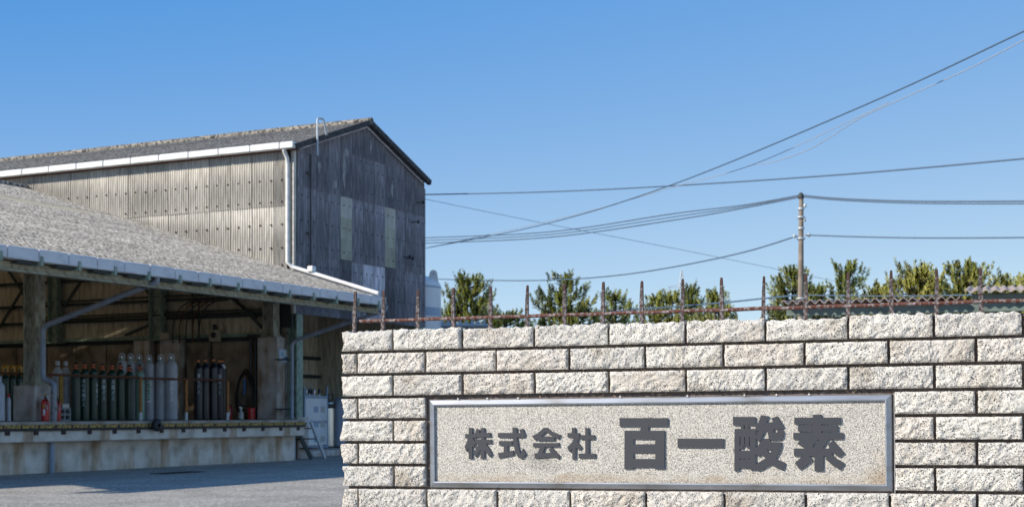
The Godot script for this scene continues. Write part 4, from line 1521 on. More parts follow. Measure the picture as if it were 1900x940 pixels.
func build_dock_things() -> void:
	# guard rail
	var r := ything("guard_rail", "rust-brown pipe guard rail on orange posts in front of the cylinders", "guard rail", 29.9, 1.2, 26.2)
	var bar := mb()
	bar.tube([Y(23.5, 2.36, 26.2), Y(29.8, 2.36, 26.2), Y(29.95, 2.34, 26.2), Y(33.7, 2.36, 26.2)], 0.032, 8)
	put("rail", bar, M.rusty, r)
	for u in [29.91, 31.81, 33.68]:
		var b := mb()
		b.tube([Y(u, 1.42, 26.2), Y(u, 2.34, 26.2)], 0.042, 10)
		put("post", b, M.orange_post, r)
		var f := mb()
		f.tube([Y(u, 1.2, 26.2), Y(u, 1.42, 26.2)], 0.042, 10)
		put("post_foot", f, M.white_tag, r)
	for q in [[26.96, 26.22], [27.10, 26.3]]:
		var b := mb()
		b.tube([Y(q[0], 1.2, q[1]), Y(q[0], 2.36, q[1])], 0.038, 10)
		put("post", b, M.yellow_post, r)
	# fire extinguishers
	for q in [[25.50, 25.28, "red fire extinguisher standing against the rusted column's concrete plinth", 0.53], [26.12, 25.5, "red fire extinguisher half hidden behind the downpipe's foot", 0.50], [34.82, 27.0, "small red fire extinguisher behind the last black cylinder", 0.42]]:
		var t := thing("fire_extinguisher", q[2], "fire extinguisher", yard(q[0], 1.2, q[1]), 17.0, "fire extinguishers on the dock")
		var k: float = q[3] / 0.53
		var b := MB.new()
		b.lathe([Vector2(0, 0.004), Vector2(0.085 * k, 0.006), Vector2(0.095 * k, 0.02), Vector2(0.095 * k, 0.44 * k), Vector2(0.085 * k, 0.49 * k), Vector2(0.05 * k, 0.53 * k), Vector2(0.025, 0.54 * k)], 22)
		put("body", b, M.red, t)
		var v := MB.new()
		v.box(Vector3(0, 0.57 * k, 0), Vector3(0.04, 0.07, 0.04), Basis(), 0.006)
		v.beam(Vector3(-0.03, 0.62 * k, 0), Vector3(0.09, 0.66 * k, 0), 0.025, 0.015)
		put("valve", v, M.black, t)
		var pin := MB.new()
		pin.lathe([Vector2(0.0, 0.61 * k), Vector2(0.02, 0.615 * k), Vector2(0.02, 0.655 * k), Vector2(0, 0.665 * k)], 8)
		put("safety_pin", pin, M.yellow_cap, t)
		var h := MB.new()
		h.tube([Vector3(0.02, 0.58 * k, 0.02), Vector3(0.05, 0.52 * k, 0.085 * k), Vector3(0.04, 0.4 * k, 0.105 * k), Vector3(0.02, 0.25 * k, 0.105 * k)], 0.011, 7)
		put("hose", h, M.black, t)
		for w in [[-0.4, 0.33, 0.05, 0.08, "yellow_cap"], [0.35, 0.28, 0.04, 0.12, "white_tag"], [-0.3, 0.14, 0.04, 0.16, "white_tag"], [-0.1, 0.2, 0.03, 0.08, "white_tag"]]:
			var l := MB.new()
			for i in 3:
				var a0: float = w[0] + w[2] / 0.095 * (i - 1.5) / 3.0
				var a1: float = w[0] + w[2] / 0.095 * (i - 0.5) / 3.0
				var rr := 0.0962 * k
				l.quad(Vector3(sin(a0) * rr, w[1] * k, cos(a0) * rr), Vector3(sin(a1) * rr, w[1] * k, cos(a1) * rr), Vector3(sin(a1) * rr, (w[1] + w[3]) * k, cos(a1) * rr), Vector3(sin(a0) * rr, (w[1] + w[3]) * k, cos(a0) * rr))
			put("label_sticker", l, M[w[4]], t)
	# hollow concrete block
	var hb := ything("hollow_block", "pale hollow concrete block with four openings beside the yellow posts", "concrete block", 26.8, 1.2, 25.9)
	var b := mb()
	for y in [1.2, 1.345, 1.49]:
		b.span(Y(26.6, y, 25.9), Y(27.0, y + 0.04, 26.05))
	put("shell", b, M.block, hb)
	for u in [26.6, 26.78, 26.96]:
		var p := mb()
		p.span(Y(u, 1.24, 25.902), Y(u + 0.04, 1.345, 26.048))
		p.span(Y(u, 1.385, 25.902), Y(u + 0.04, 1.49, 26.048))
		put("web", p, M.block, hb)
	var hx := mb()
	hx.span(Y(26.64, 1.24, 26.0), Y(26.96, 1.49, 26.04))
	put("core", hx, M.black, hb)
	var tp := ything("paper_box", "small pale box lying on the hollow concrete block", "box", 26.85, 1.53, 25.97)
	var tb := mb()
	tb.span(Y(26.74, 1.532, 25.92), Y(26.97, 1.63, 26.06), 0.008)
	put("carton", tb, M.wrap, tp)
	# hose coil and its black feed pipe on the end wall
	var hs := ything("hose_coil", "black rubber hose hung in loose loops on the concrete end wall", "hose", 35.45, 1.6, 26.8)
	for k in 6:
		var pts := []
		var rx := 0.25 + 0.035 * (k % 3) + 0.02 * k
		var ry := 0.50 + 0.05 * (k % 4)
		for i in 33:
			var a := TAU * i / 32.0
			pts.append(Y(35.36 + 0.02 * k, 2.1 + sin(a) * ry - 0.06 * k * (1.0 - sin(a)) * 0.5, 26.86 + cos(a) * rx * (1.0 - 0.25 * sin(a)) + 0.012 * sin(k * 2.0)))
		var l := mb()
		l.tube(pts, 0.017, 8, false)
		put("loop", l, M.black, hs)
	var bl := mb()
	bl.tube([Y(35.34, 2.45, 26.86), Y(35.33, 2.2, 26.84), Y(35.34, 1.96, 26.87)], 0.03, 8)
	put("nozzle", bl, M.blue, hs)
	var fp := ything("feed_pipe", "thick black feed pipe running down the end wall to the hose", "pipe", 35.45, 1.3, 26.62)
	var f1 := mb()
	f1.tube([Y(35.36, 3.74, 26.62), Y(35.36, 2.6, 26.62)], 0.05, 10)
	f1.tube([Y(35.36, 3.74, 26.45), Y(35.36, 1.3, 26.45)], 0.04, 10)
	put("pipe_run", f1, M.black, fp)
	var f2 := mb()
	f2.span(Y(35.30, 3.70, 26.3), Y(35.44, 3.80, 26.75), 0.02)
	put("header", f2, M.black, fp)
	# junction box with a lamp housing
	var jb := ything("junction_box", "beige junction box with a dark round fitting above the concrete wall", "junction box", 35.4, 3.6, 28.05)
	var j1 := mb()
	j1.span(Y(35.3, 3.62, 27.82), Y(35.46, 3.98, 28.2), 0.02)
	put("case", j1, M.beige, jb)
	var j2 := mb()
	j2.lathe([Vector2(0.09, 0), Vector2(0.09, 0.05), Vector2(0.05, 0.07), Vector2(0, 0.07)], 14, Y(35.3, 3.82, 28.0), Basis(Vector3.BACK, PI / 2))
	put("fitting", j2, M.black, jb)
	var j3 := mb()
	j3.lathe([Vector2(0.04, 0), Vector2(0.07, 0.02), Vector2(0.07, 0.14), Vector2(0.03, 0.17), Vector2(0, 0.17)], 12, Y(35.38, 3.98, 28.02))
	put("cap", j3, M.black, jb)
	var jb2 := ything("switch_box", "small beige switch box on top of the concrete pillar by the bent pipes", "junction box", 35.2, 3.72, 29.85)
	var j4 := mb()
	j4.span(Y(35.05, 3.72, 29.62), Y(35.2, 3.92, 29.92), 0.015)
	put("case", j4, M.beige, jb2)
	# bent gas pipes
	var gp := ything("bent_pipes", "dark gas pipes rising in curves over the concrete end wall", "pipes", 35.3, 3.6, 29.0)
	for k in 5:
		var v := 29.6 - k * 0.26
		var pb := mb()
		pb.tube([Y(35.3, 3.6, v), Y(35.3, 4.1, v), Y(35.3, 4.45, v - 0.08), Y(35.3, 4.72, v - 0.3), Y(35.3, 4.86, v - 0.62), Y(35.3, 4.88, v - 1.1)], 0.022, 7)
		put("pipe_run", pb, M.dark_steel if k % 2 == 0 else M.rusty, gp)
	for v in [28.6, 28.85]:
		var pv := mb()
		pv.tube([Y(35.32, 3.6, v), Y(35.32, 5.9, v)], 0.024, 7)
		put("riser", pv, M.dark_steel, gp)
	# spray bottle, red bin, poster
	var sb := ything("spray_bottle", "white plastic spray bottle on the dock floor below the hose", "bottle", 34.7, 1.2, 26.5)
	var s1 := mb()
	s1.lathe([Vector2(0, 0), Vector2(0.085, 0.005), Vector2(0.09, 0.03), Vector2(0.085, 0.2), Vector2(0.03, 0.27), Vector2(0.03, 0.31)], 16, Y(34.7, 1.2, 26.5))
	put("bottle_body", s1, M.wrap, sb)
	var s2 := mb()
	s2.span(Y(34.67, 1.5, 26.47), Y(34.73, 1.58, 26.53), 0.01)
	s2.span(Y(34.60, 1.56, 26.48), Y(34.70, 1.585, 26.52))
	put("trigger_head", s2, M.white, sb)
	var rb := ything("red_can", "small dark red can on the dock floor beside the pillar", "can", 35.1, 1.2, 26.45)
	var r1 := mb()
	r1.lathe([Vector2(0, 0), Vector2(0.11, 0.004), Vector2(0.115, 0.02), Vector2(0.115, 0.34), Vector2(0.1, 0.36), Vector2(0, 0.36)], 18, Y(35.12, 1.2, 26.42))
	put("can_body", r1, M.red, rb)
	var po := ything("notice", "pale blue notice sheet fixed to the front of the concrete pillar", "notice", 35.6, 2.93, 25.59)
	var p1 := mb()
	p1.span(Y(35.38, 2.93, 25.585), Y(35.86, 3.34, 25.598))
	put("sheet", p1, M.paper_blue, po)
	for q in [[35.41, 2.97, 35.83, 3.31, "white_tag"], [35.45, 3.13, 35.62, 3.27, "paper_blue"], [35.64, 3.02, 35.80, 3.11, "blue"], [35.56, 3.03, 35.62, 3.10, "cyl_pale"]]:
		var p2 := mb()
		p2.span(Y(q[0], q[1], 25.581 - 0.002 * (0 if q[4] == "white_tag" else 1)), Y(q[2], q[3], 25.586))
		put("print_patch", p2, M[q[4]], po)
	# bay under the gable: cylinder bundle, steel vessel, dark vessel
	var cb := ything("cylinder_bundle", "pale wrapped bundle of tall gas cylinders in the bay under the gable", "cylinder bundle", 39.9, 0.2, 27.5)
	for i in 4:
		for j in 2:
			var c := mb()
			c.lathe([Vector2(0.0, 0.08), Vector2(0.14, 0.09), Vector2(0.145, 0.12), Vector2(0.145, 1.62), Vector2(0.1, 1.74), Vector2(0.04, 1.78), Vector2(0.04, 1.85)], 18, Y(39.50 + i * 0.3, 0.2, 27.55 + j * 0.32))
			put("cylinder", c, M.tank_white, cb)
			var cv := mb()
			cv.lathe([Vector2(0.035, 1.84), Vector2(0.05, 1.88), Vector2(0.04, 2.0), Vector2(0.0, 2.02)], 10, Y(39.50 + i * 0.3, 0.2, 27.55 + j * 0.32))
			put("valve", cv, M.stainless if i % 2 == 0 else M.black, cb)
	for y in [0.26, 1.1, 1.95]:
		var fr := mb()
		for e in [[39.28, 27.38, 40.62, 27.38], [39.28, 28.04, 40.62, 28.04], [39.28, 27.38, 39.28, 28.04], [40.62, 27.38, 40.62, 28.04]]:
			fr.beam(Y(e[0], y, e[1]), Y(e[2], y, e[3]), 0.05, 0.06)
		put("frame_ring", fr, M.tank_blue, cb)
	for e in [[39.28, 27.38], [40.62, 27.38], [39.28, 28.04], [40.62, 28.04]]:
		var fr := mb()
		fr.beam(Y(e[0], 0.2, e[1]), Y(e[0], 2.3, e[1]), 0.05, 0.05, Vector3.RIGHT)
		put("frame_post", fr, M.tank_blue, cb)
	var wrap_ := mb()
	wrap_.span(Y(39.32, 0.32, 27.355), Y(40.58, 1.06, 27.365))
	wrap_.span(Y(39.32, 1.14, 27.355), Y(40.58, 1.9, 27.365))
	put("cover_sheet", wrap_, M.tank_white, cb)
	for i in 9:
		var sk := mb()
		var a := 39.4 + (i % 3) * 0.4
		var y := 0.42 + (i / 3) * 0.5
		sk.span(Y(a, y, 27.350), Y(a + 0.26, y + 0.2, 27.356))
		put("label_sticker", sk, [M.white_tag, M.tank_blue, M.wrap][i % 3], cb)
	var vs := ything("steel_vessel", "upright stainless steel vessel with a dark top beside the wrapped bundle", "vessel", 40.85, 0.2, 27.5)
	var v1 := mb()
	v1.lathe([Vector2(0, 0.02), Vector2(0.2, 0.03), Vector2(0.22, 0.08), Vector2(0.22, 1.5), Vector2(0.17, 1.62), Vector2(0.0, 1.66)], 24, Y(40.88, 0.2, 27.5))
	put("shell", v1, M.stainless, vs)
	var v2 := mb()
	v2.lathe([Vector2(0.225, 1.36), Vector2(0.23, 1.38), Vector2(0.23, 1.50), Vector2(0.225, 1.52)], 24, Y(40.88, 0.2, 27.5))
	v2.tube([Y(40.75, 1.84, 27.4), Y(40.75, 2.06, 27.4), Y(41.0, 2.06, 27.4), Y(41.0, 1.84, 27.4)], 0.022, 7)
	put("top_ring", v2, M.black, vs)
	var dv := ything("dark_vessel", "dark upright gas vessel with white markings at the wall's edge in the bay", "vessel", 41.5, 0.2, 27.5)
	var v3 := mb()
	v3.lathe([Vector2(0, 0.02), Vector2(0.22, 0.03), Vector2(0.24, 0.08), Vector2(0.24, 1.55), Vector2(0.18, 1.7), Vector2(0.0, 1.74)], 24, Y(41.52, 0.2, 27.5))
	put("shell", v3, M.pipe, dv)
	for k in 5:
		var lb := mb()
		lb.box(Y(41.44, 0.75 + k * 0.24, 27.265), Vector3(0.09, 0.13, 0.02))
		put("marking", lb, M.white_tag, dv)


# ---- beyond the wall -----------------------------------------------------------------------------------------

func build_far() -> void:
	# storage tank behind the warehouse
	var t := thing("storage_tank", "white upright gas storage tank with a blue band behind the warehouse", "tank", Vector3(-3.53, 0, -52.0))
	var b := mb()
	var r := 0.937
	var prof := [Vector2(r, 0.0), Vector2(r, 4.91)]
	b.lathe(prof, 40)
	put("shell", b, M.tank_white, t)
	b = mb()
	b.lathe([Vector2(r + 0.004, 4.91), Vector2(r + 0.004, 5.22)], 40)
	put("band", b, M.tank_blue, t)
	b = mb()
	var up := [Vector2(r, 5.22), Vector2(r, 5.96)]
	for i in 9:
		var a := PI / 2 * i / 8.0
		up.append(Vector2(r * cos(a), 6.0 + 0.44 * sin(a)))
	b.lathe(up, 40)
	put("dome", b, M.tank_white, t)
	b = mb()
	b.lathe([Vector2(r + 0.002, 5.945), Vector2(r + 0.016, 5.96), Vector2(r + 0.016, 5.99), Vector2(r + 0.002, 6.005)], 40)
	put("weld_seam", b, M.tank_blue, t)
	b = mb()
	var lug := PackedVector2Array()
	for i in 13:
		var a := PI * i / 12.0
		lug.append(Vector2(cos(a) * 0.145, 6.44 + sin(a) * 0.16))
	lug.append(Vector2(-0.21, 6.15))
	lug.append(Vector2(0.18, 6.15))
	b.prism(lug, -0.04, 0.04, Transform3D(Basis(), Vector3(0.67, 0.0, 0.29)))
	put("lifting_lug", b, M.white, t)
	b = mb()
	b.tube([Vector3(0.67, 6.45, 0.245), Vector3(0.67, 6.45, 0.335)], 0.03, 10)
	put("lug_hole", b, M.tank_blue, t)
	# utility pole
	var p := thing("utility_pole", "weathered concrete utility pole carrying the wires behind the wall", "utility pole", Vector3(9.15, 0, -45.0))
	b = mb()
	b.tube([Vector3(0, 0, 0), Vector3(-0.01, 4.5, 0), Vector3(0.01, 8.25, 0)], [0.14, 0.1, 0.07], 16)
	put("shaft", b, M.pole, p)
	b = mb()
	b.lathe([Vector2(0.09, 8.18), Vector2(0.1, 8.2), Vector2(0.1, 8.28), Vector2(0.05, 8.36), Vector2(0, 8.38)], 12)
	put("cap", b, M.dark_steel, p)
	for q in [[7.82, 0.11], [7.55, 0.13], [7.2, 0.115], [6.88, 0.13], [4.98, 0.16]]:
		b = mb()
		b.lathe([Vector2(0.09, q[0]), Vector2(q[1], q[0] + 0.01), Vector2(q[1], q[0] + 0.06), Vector2(0.09, q[0] + 0.07)], 12)
		put("band", b, M.galvanised, p)
	for q in [[-0.22, 6.98], [0.24, 7.02], [0.12, 7.95], [0.10, 7.5]]:
		b = mb()
		b.beam(Vector3(0, q[1], 0.02), Vector3(q[0], q[1], 0.06), 0.04, 0.05)
		b.lathe([Vector2(0, -0.06), Vector2(0.05, -0.05), Vector2(0.035, 0.0), Vector2(0.055, 0.04), Vector2(0, 0.07)], 10, Vector3(q[0], q[1], 0.06))
		put("insulator", b, M.galvanised, p)
	# hut with a corrugated roof just behind the wall: its front runs with the wall
	var hut := thing("hut", "low green-boarded hut with a corrugated eaves line close behind the wall", "hut", Vector3(4.0, 0.035, -21.2), WALL_TURN - 0.2)
	# local x runs along the eaves to the viewer's side, z out of the front
	for k in 2:
		b = mb()
		var x0 := 0.05 if k == 0 else 2.62
		var w := 2.52 if k == 0 else 3.2
		var y := 3.0 if k == 0 else 3.085
		var amp := 0.027 if k == 0 else 0.016
		var run := Vector3(0, 0.05 + 0.05 * k, -1).normalized()
		b.wave(Vector3(x0, y, 0.25 + 0.05 * k), Vector3.RIGHT, run, Vector3(0, 1, 0.05 + 0.05 * k).normalized(), w, func(_s): return 0.0, func(_s): return 3.6, 0.131, amp, 10, 2)
		b.wave(Vector3(x0, y - 0.014, 0.25 + 0.05 * k), Vector3.RIGHT, run, Vector3(0, 1, 0.05 + 0.05 * k).normalized(), w, func(_s): return 0.0, func(_s): return 3.6, 0.131, amp, 10, 2)
		var ids := []
		for i in int(w / 0.131 * 10) + 1: # the sheets' cut edge
			var x := 0.0131 * i
			var z := amp * sin(TAU * x / 0.131)
			ids.append([b.vert(Vector3(x0 + x, y - 0.014 + z, 0.255 + 0.05 * k), Vector3.BACK), b.vert(Vector3(x0 + x, y + z, 0.255 + 0.05 * k), Vector3.BACK)])
		for i in ids.size() - 1:
			b.face(ids[i][0], ids[i + 1][0], ids[i + 1][1])
			b.face(ids[i][0], ids[i + 1][1], ids[i][1])
		put("roof_sheet", b, M.hut_roof, hut)
	b = mb()
	b.span(Vector3(0.1, 2.80, 0.0), Vector3(6.0, 2.955, 0.06), 0.01)
	put("fascia", b, M.hut_green, hut)
	b = mb()
	b.span(Vector3(2.72, 2.93, 0.02), Vector3(5.9, 3.06, 0.09), 0.01)
	put("fascia", b, M.hut_green, hut)
	b = mb()
	b.span(Vector3(0.35, 0.0, -3.3), Vector3(5.8, 2.8, -0.35))
	put("boarding", b, M.hut_board, hut)
	for x in [0.36, 2.7, 2.95, 5.6]:
		b = mb()
		b.span(Vector3(x, 0.0, -0.12), Vector3(x + 0.10, 2.80, -0.02))
		put("post", b, M.hut_green if x > 1.0 else M.cyl_pale, hut)
	b = mb()
	b.span(Vector3(0.46, 2.70, -0.1), Vector3(5.7, 2.76, -0.04))
	put("rail", b, M.hut_green, hut)
	# low building among the trees
	var f := thing("far_shed", "low blue-grey shed with a ribbed roof edge in front of the first pine", "shed", Vector3(-4.2, 0, -53.6), 0.0)
	b = mb()
	b.span(Vector3(0, 0, -2.6), Vector3(3.36, 4.66, 0), 0.02)
	put("wall", b, M.far_wall, f)
	b = mb()
	b.span(Vector3(-0.1, 4.66, -2.7), Vector3(3.45, 4.76, 0.15), 0.02)
	put("roof_slab", b, M.far_roof, f)
	for i in 16:
		b = mb()
		b.span(Vector3(-0.05 + i * 0.225, 4.76, -2.65), Vector3(0.03 + i * 0.225, 4.88, 0.13), 0.01)
		put("roof_rib", b, M.far_roof, f)
	# boundary wall at the end of the plot
	var bw := thing("boundary_wall", "long low concrete boundary wall behind the row of pines", "wall", Vector3(0, 0, -68))
	for i in 20:
		b = mb()
		b.span(Vector3(-16.0 + i * 3.0, 0, -0.12), Vector3(-13.04 + i * 3.0, 2.3, 0.12), 0.02)
		put("wall_panel", b, M.concrete, bw)
	# lattice mast far off
	var ms := thing("transmission_tower", "faint steel lattice transmission tower far beyond the pines", "transmission tower", Vector3(39.4, 0, -330.0))
	b = mb()
	for q in [[0.0, 4.0], [8.0, 2.9], [16.0, 1.9], [23.0, 1.2], [29.0, 0.7]]:
		pass
	var lv := [[0.0, 3.6], [8.0, 2.6], [15.0, 1.8], [21.0, 1.25], [25.0, 0.95], [28.5, 0.7], [31.5, 0.5], [34.4, 0.1]]
	for i in lv.size() - 1:
		for k in 4:
			var sx: float = [-1, 1, 1, -1][k]
			var sz: float = [-1, -1, 1, 1][k]
			var nx: float = [-1, 1, 1, -1][(k + 1) % 4]
			var nz: float = [-1, -1, 1, 1][(k + 1) % 4]
			var a0 := Vector3(sx * lv[i][1], lv[i][0], sz * lv[i][1])
			var a1 := Vector3(sx * lv[i + 1][1], lv[i + 1][0], sz * lv[i + 1][1])
			var c0 := Vector3(nx * lv[i][1], lv[i][0], nz * lv[i][1])
			var c1 := Vector3(nx * lv[i + 1][1], lv[i + 1][0], nz * lv[i + 1][1])
			b.tube([a0, a1], 0.09, 5)
			b.tube([a0, c1], 0.05, 4)
			b.tube([c0, a1], 0.05, 4)
			b.tube([a1, c1], 0.05, 4)
	put("lattice", b, M.galvanised, ms)
	for q in [[30.6, 3.2], [27.0, 4.2], [23.2, 3.4]]:
		b = mb()
		for sx in [-1.0, 1.0]:
			b.tube([Vector3(0, q[0] + 0.7, 0), Vector3(sx * q[1], q[0], 0)], 0.06, 4)
			b.tube([Vector3(0, q[0] - 0.1, 0), Vector3(sx * q[1], q[0], 0)], 0.06, 4)
			b.tube([Vector3(sx * q[1], q[0], 0), Vector3(sx * q[1], q[0] - 1.1, 0)], 0.08, 4)
		put("cross_arm", b, M.galvanised, ms)


func cable(label: String, pts: Array, r: float, m: Material, group := "overhead wires") -> void:
	var t := thing("overhead_wire", label, "wire", pts[0], 0.0, group)
	var fine := []
	for i in pts.size() - 1:
		var p0: Vector3 = pts[max(i - 1, 0)]
		var p3: Vector3 = pts[min(i + 2, pts.size() - 1)]
		for k in 8:
			fine.append((pts[i] as Vector3).cubic_interpolate(pts[i + 1], p0, p3, k / 8.0) - pts[0])
	fine.append(pts[-1] - pts[0])
	var b := MB.new()
	b.tube(fine, r, 6)
	put("cable", b, m, t)


func build_wires() -> void:
	cable("dark service wire from the warehouse's far corner rising across the picture", [Vector3(-3.09, 9.12, -50.30), Vector3(0.84, 8.32, -44.57), Vector3(4.14, 7.73, -39.77), Vector3(7.92, 7.14, -34.27), Vector3(10.81, 6.77, -30.05), Vector3(11.53, 6.69, -29.00)], 0.021, M.cable)
	cable("uppermost of three wires running from behind the warehouse to the pole's top", [Vector3(-5.68, 8.72, -60.00), Vector3(-3.50, 8.52, -57.80), Vector3(1.40, 8.13, -52.85), Vector3(5.53, 8.22, -48.68), Vector3(7.59, 8.21, -46.60), Vector3(9.17, 8.30, -45.00)], 0.022, M.cable)
	cable("middle of three wires running from behind the warehouse to the pole's top", [Vector3(-5.68, 8.60, -60.00), Vector3(-3.50, 8.41, -57.80), Vector3(1.40, 8.03, -52.85), Vector3(5.53, 8.11, -48.68), Vector3(7.59, 8.16, -46.60), Vector3(9.17, 8.27, -45.00)], 0.018, M.cable)
	cable("lowest of three wires running from behind the warehouse to the pole's top", [Vector3(-5.68, 8.49, -60.00), Vector3(-3.50, 8.30, -57.80), Vector3(1.40, 7.93, -52.85), Vector3(5.53, 8.00, -48.68), Vector3(7.59, 8.11, -46.60), Vector3(9.17, 8.24, -45.00)], 0.022, M.cable)
	cable("steepest dark wire climbing to the top corner of the sky", [Vector3(-5.68, 7.95, -60.00), Vector3(-3.25, 7.61, -53.59), Vector3(0.81, 7.05, -42.90), Vector3(3.84, 6.97, -34.93), Vector3(6.73, 7.29, -27.32), Vector3(8.32, 7.60, -23.13), Vector3(8.75, 7.70, -22.00)], 0.015, M.cable)
	cable("pale slack wire sagging below the steepest dark wire", [Vector3(5.67, 7.32, -34.00), Vector3(6.02, 7.14, -32.45), Vector3(6.41, 7.09, -30.77), Vector3(6.68, 7.17, -29.62), Vector3(6.98, 7.29, -28.33), Vector3(7.46, 7.31, -26.25), Vector3(7.87, 7.32, -24.45), Vector3(8.23, 7.39, -22.88), Vector3(8.55, 7.46, -21.50)], 0.009, M.pale_cable)
	cable("thin pale wire running close under the steepest dark wire", [Vector3(-5.68, 7.95, -60.00), Vector3(-2.79, 7.57, -52.56), Vector3(1.57, 7.10, -41.37), Vector3(3.99, 6.98, -35.14), Vector3(5.38, 6.92, -31.57), Vector3(6.85, 7.22, -27.80), Vector3(7.16, 7.29, -27.00)], 0.008, M.pale_cable)
	cable("thin wire falling from the warehouse corner towards the pole's foot", [Vector3(-3.07, 8.96, -50.30), Vector3(0.99, 8.42, -52.36), Vector3(7.37, 7.63, -55.60), Vector3(15.11, 6.59, -59.53), Vector3(19.96, 5.89, -62.00)], 0.008, M.cable)
	cable("sagging wire that passes over the pines up to the pole's middle bracket", [Vector3(-6.06, 7.61, -64.00), Vector3(-2.81, 7.03, -59.90), Vector3(1.04, 6.53, -55.04), Vector3(3.54, 6.39, -51.89), Vector3(5.60, 6.46, -49.29), Vector3(7.61, 6.68, -46.75), Vector3(9.00, 6.99, -45.00)], 0.024, M.cable)
	cable("upper wire leaving the pole's top away from the warehouse", [Vector3(9.17, 8.29, -45.00), Vector3(10.20, 8.05, -44.13), Vector3(12.08, 7.73, -42.53), Vector3(14.55, 7.42, -40.44), Vector3(16.25, 7.24, -39.00)], 0.028, M.cable)
	cable("lower wire leaving the pole's top away from the warehouse", [Vector3(9.17, 8.24, -45.00), Vector3(10.20, 8.00, -44.13), Vector3(12.08, 7.67, -42.53), Vector3(14.55, 7.35, -40.44), Vector3(16.25, 7.17, -39.00)], 0.022, M.cable)
	cable("level wire leaving the pole's middle bracket away from the warehouse", [Vector3(9.24, 7.03, -45.00), Vector3(10.76, 6.81, -43.70), Vector3(12.35, 6.61, -42.34), Vector3(14.56, 6.39, -40.45), Vector3(16.25, 6.26, -39.00)], 0.024, M.cable)
	cable("low wire running through the pines to the pole's lowest band", [Vector3(0.25, 5.80, -66.00), Vector3(3.34, 5.54, -58.71), Vector3(6.72, 5.26, -50.70), Vector3(8.34, 5.18, -46.87), Vector3(9.14, 5.13, -45.00)], 0.03, M.cable)
	cable("low wire leaving the pole's lowest band over the hut", [Vector3(9.14, 5.13, -45.00), Vector3(11.42, 4.94, -43.07), Vector3(13.35, 4.84, -41.45), Vector3(16.25, 4.74, -39.00)], 0.02, M.cable)


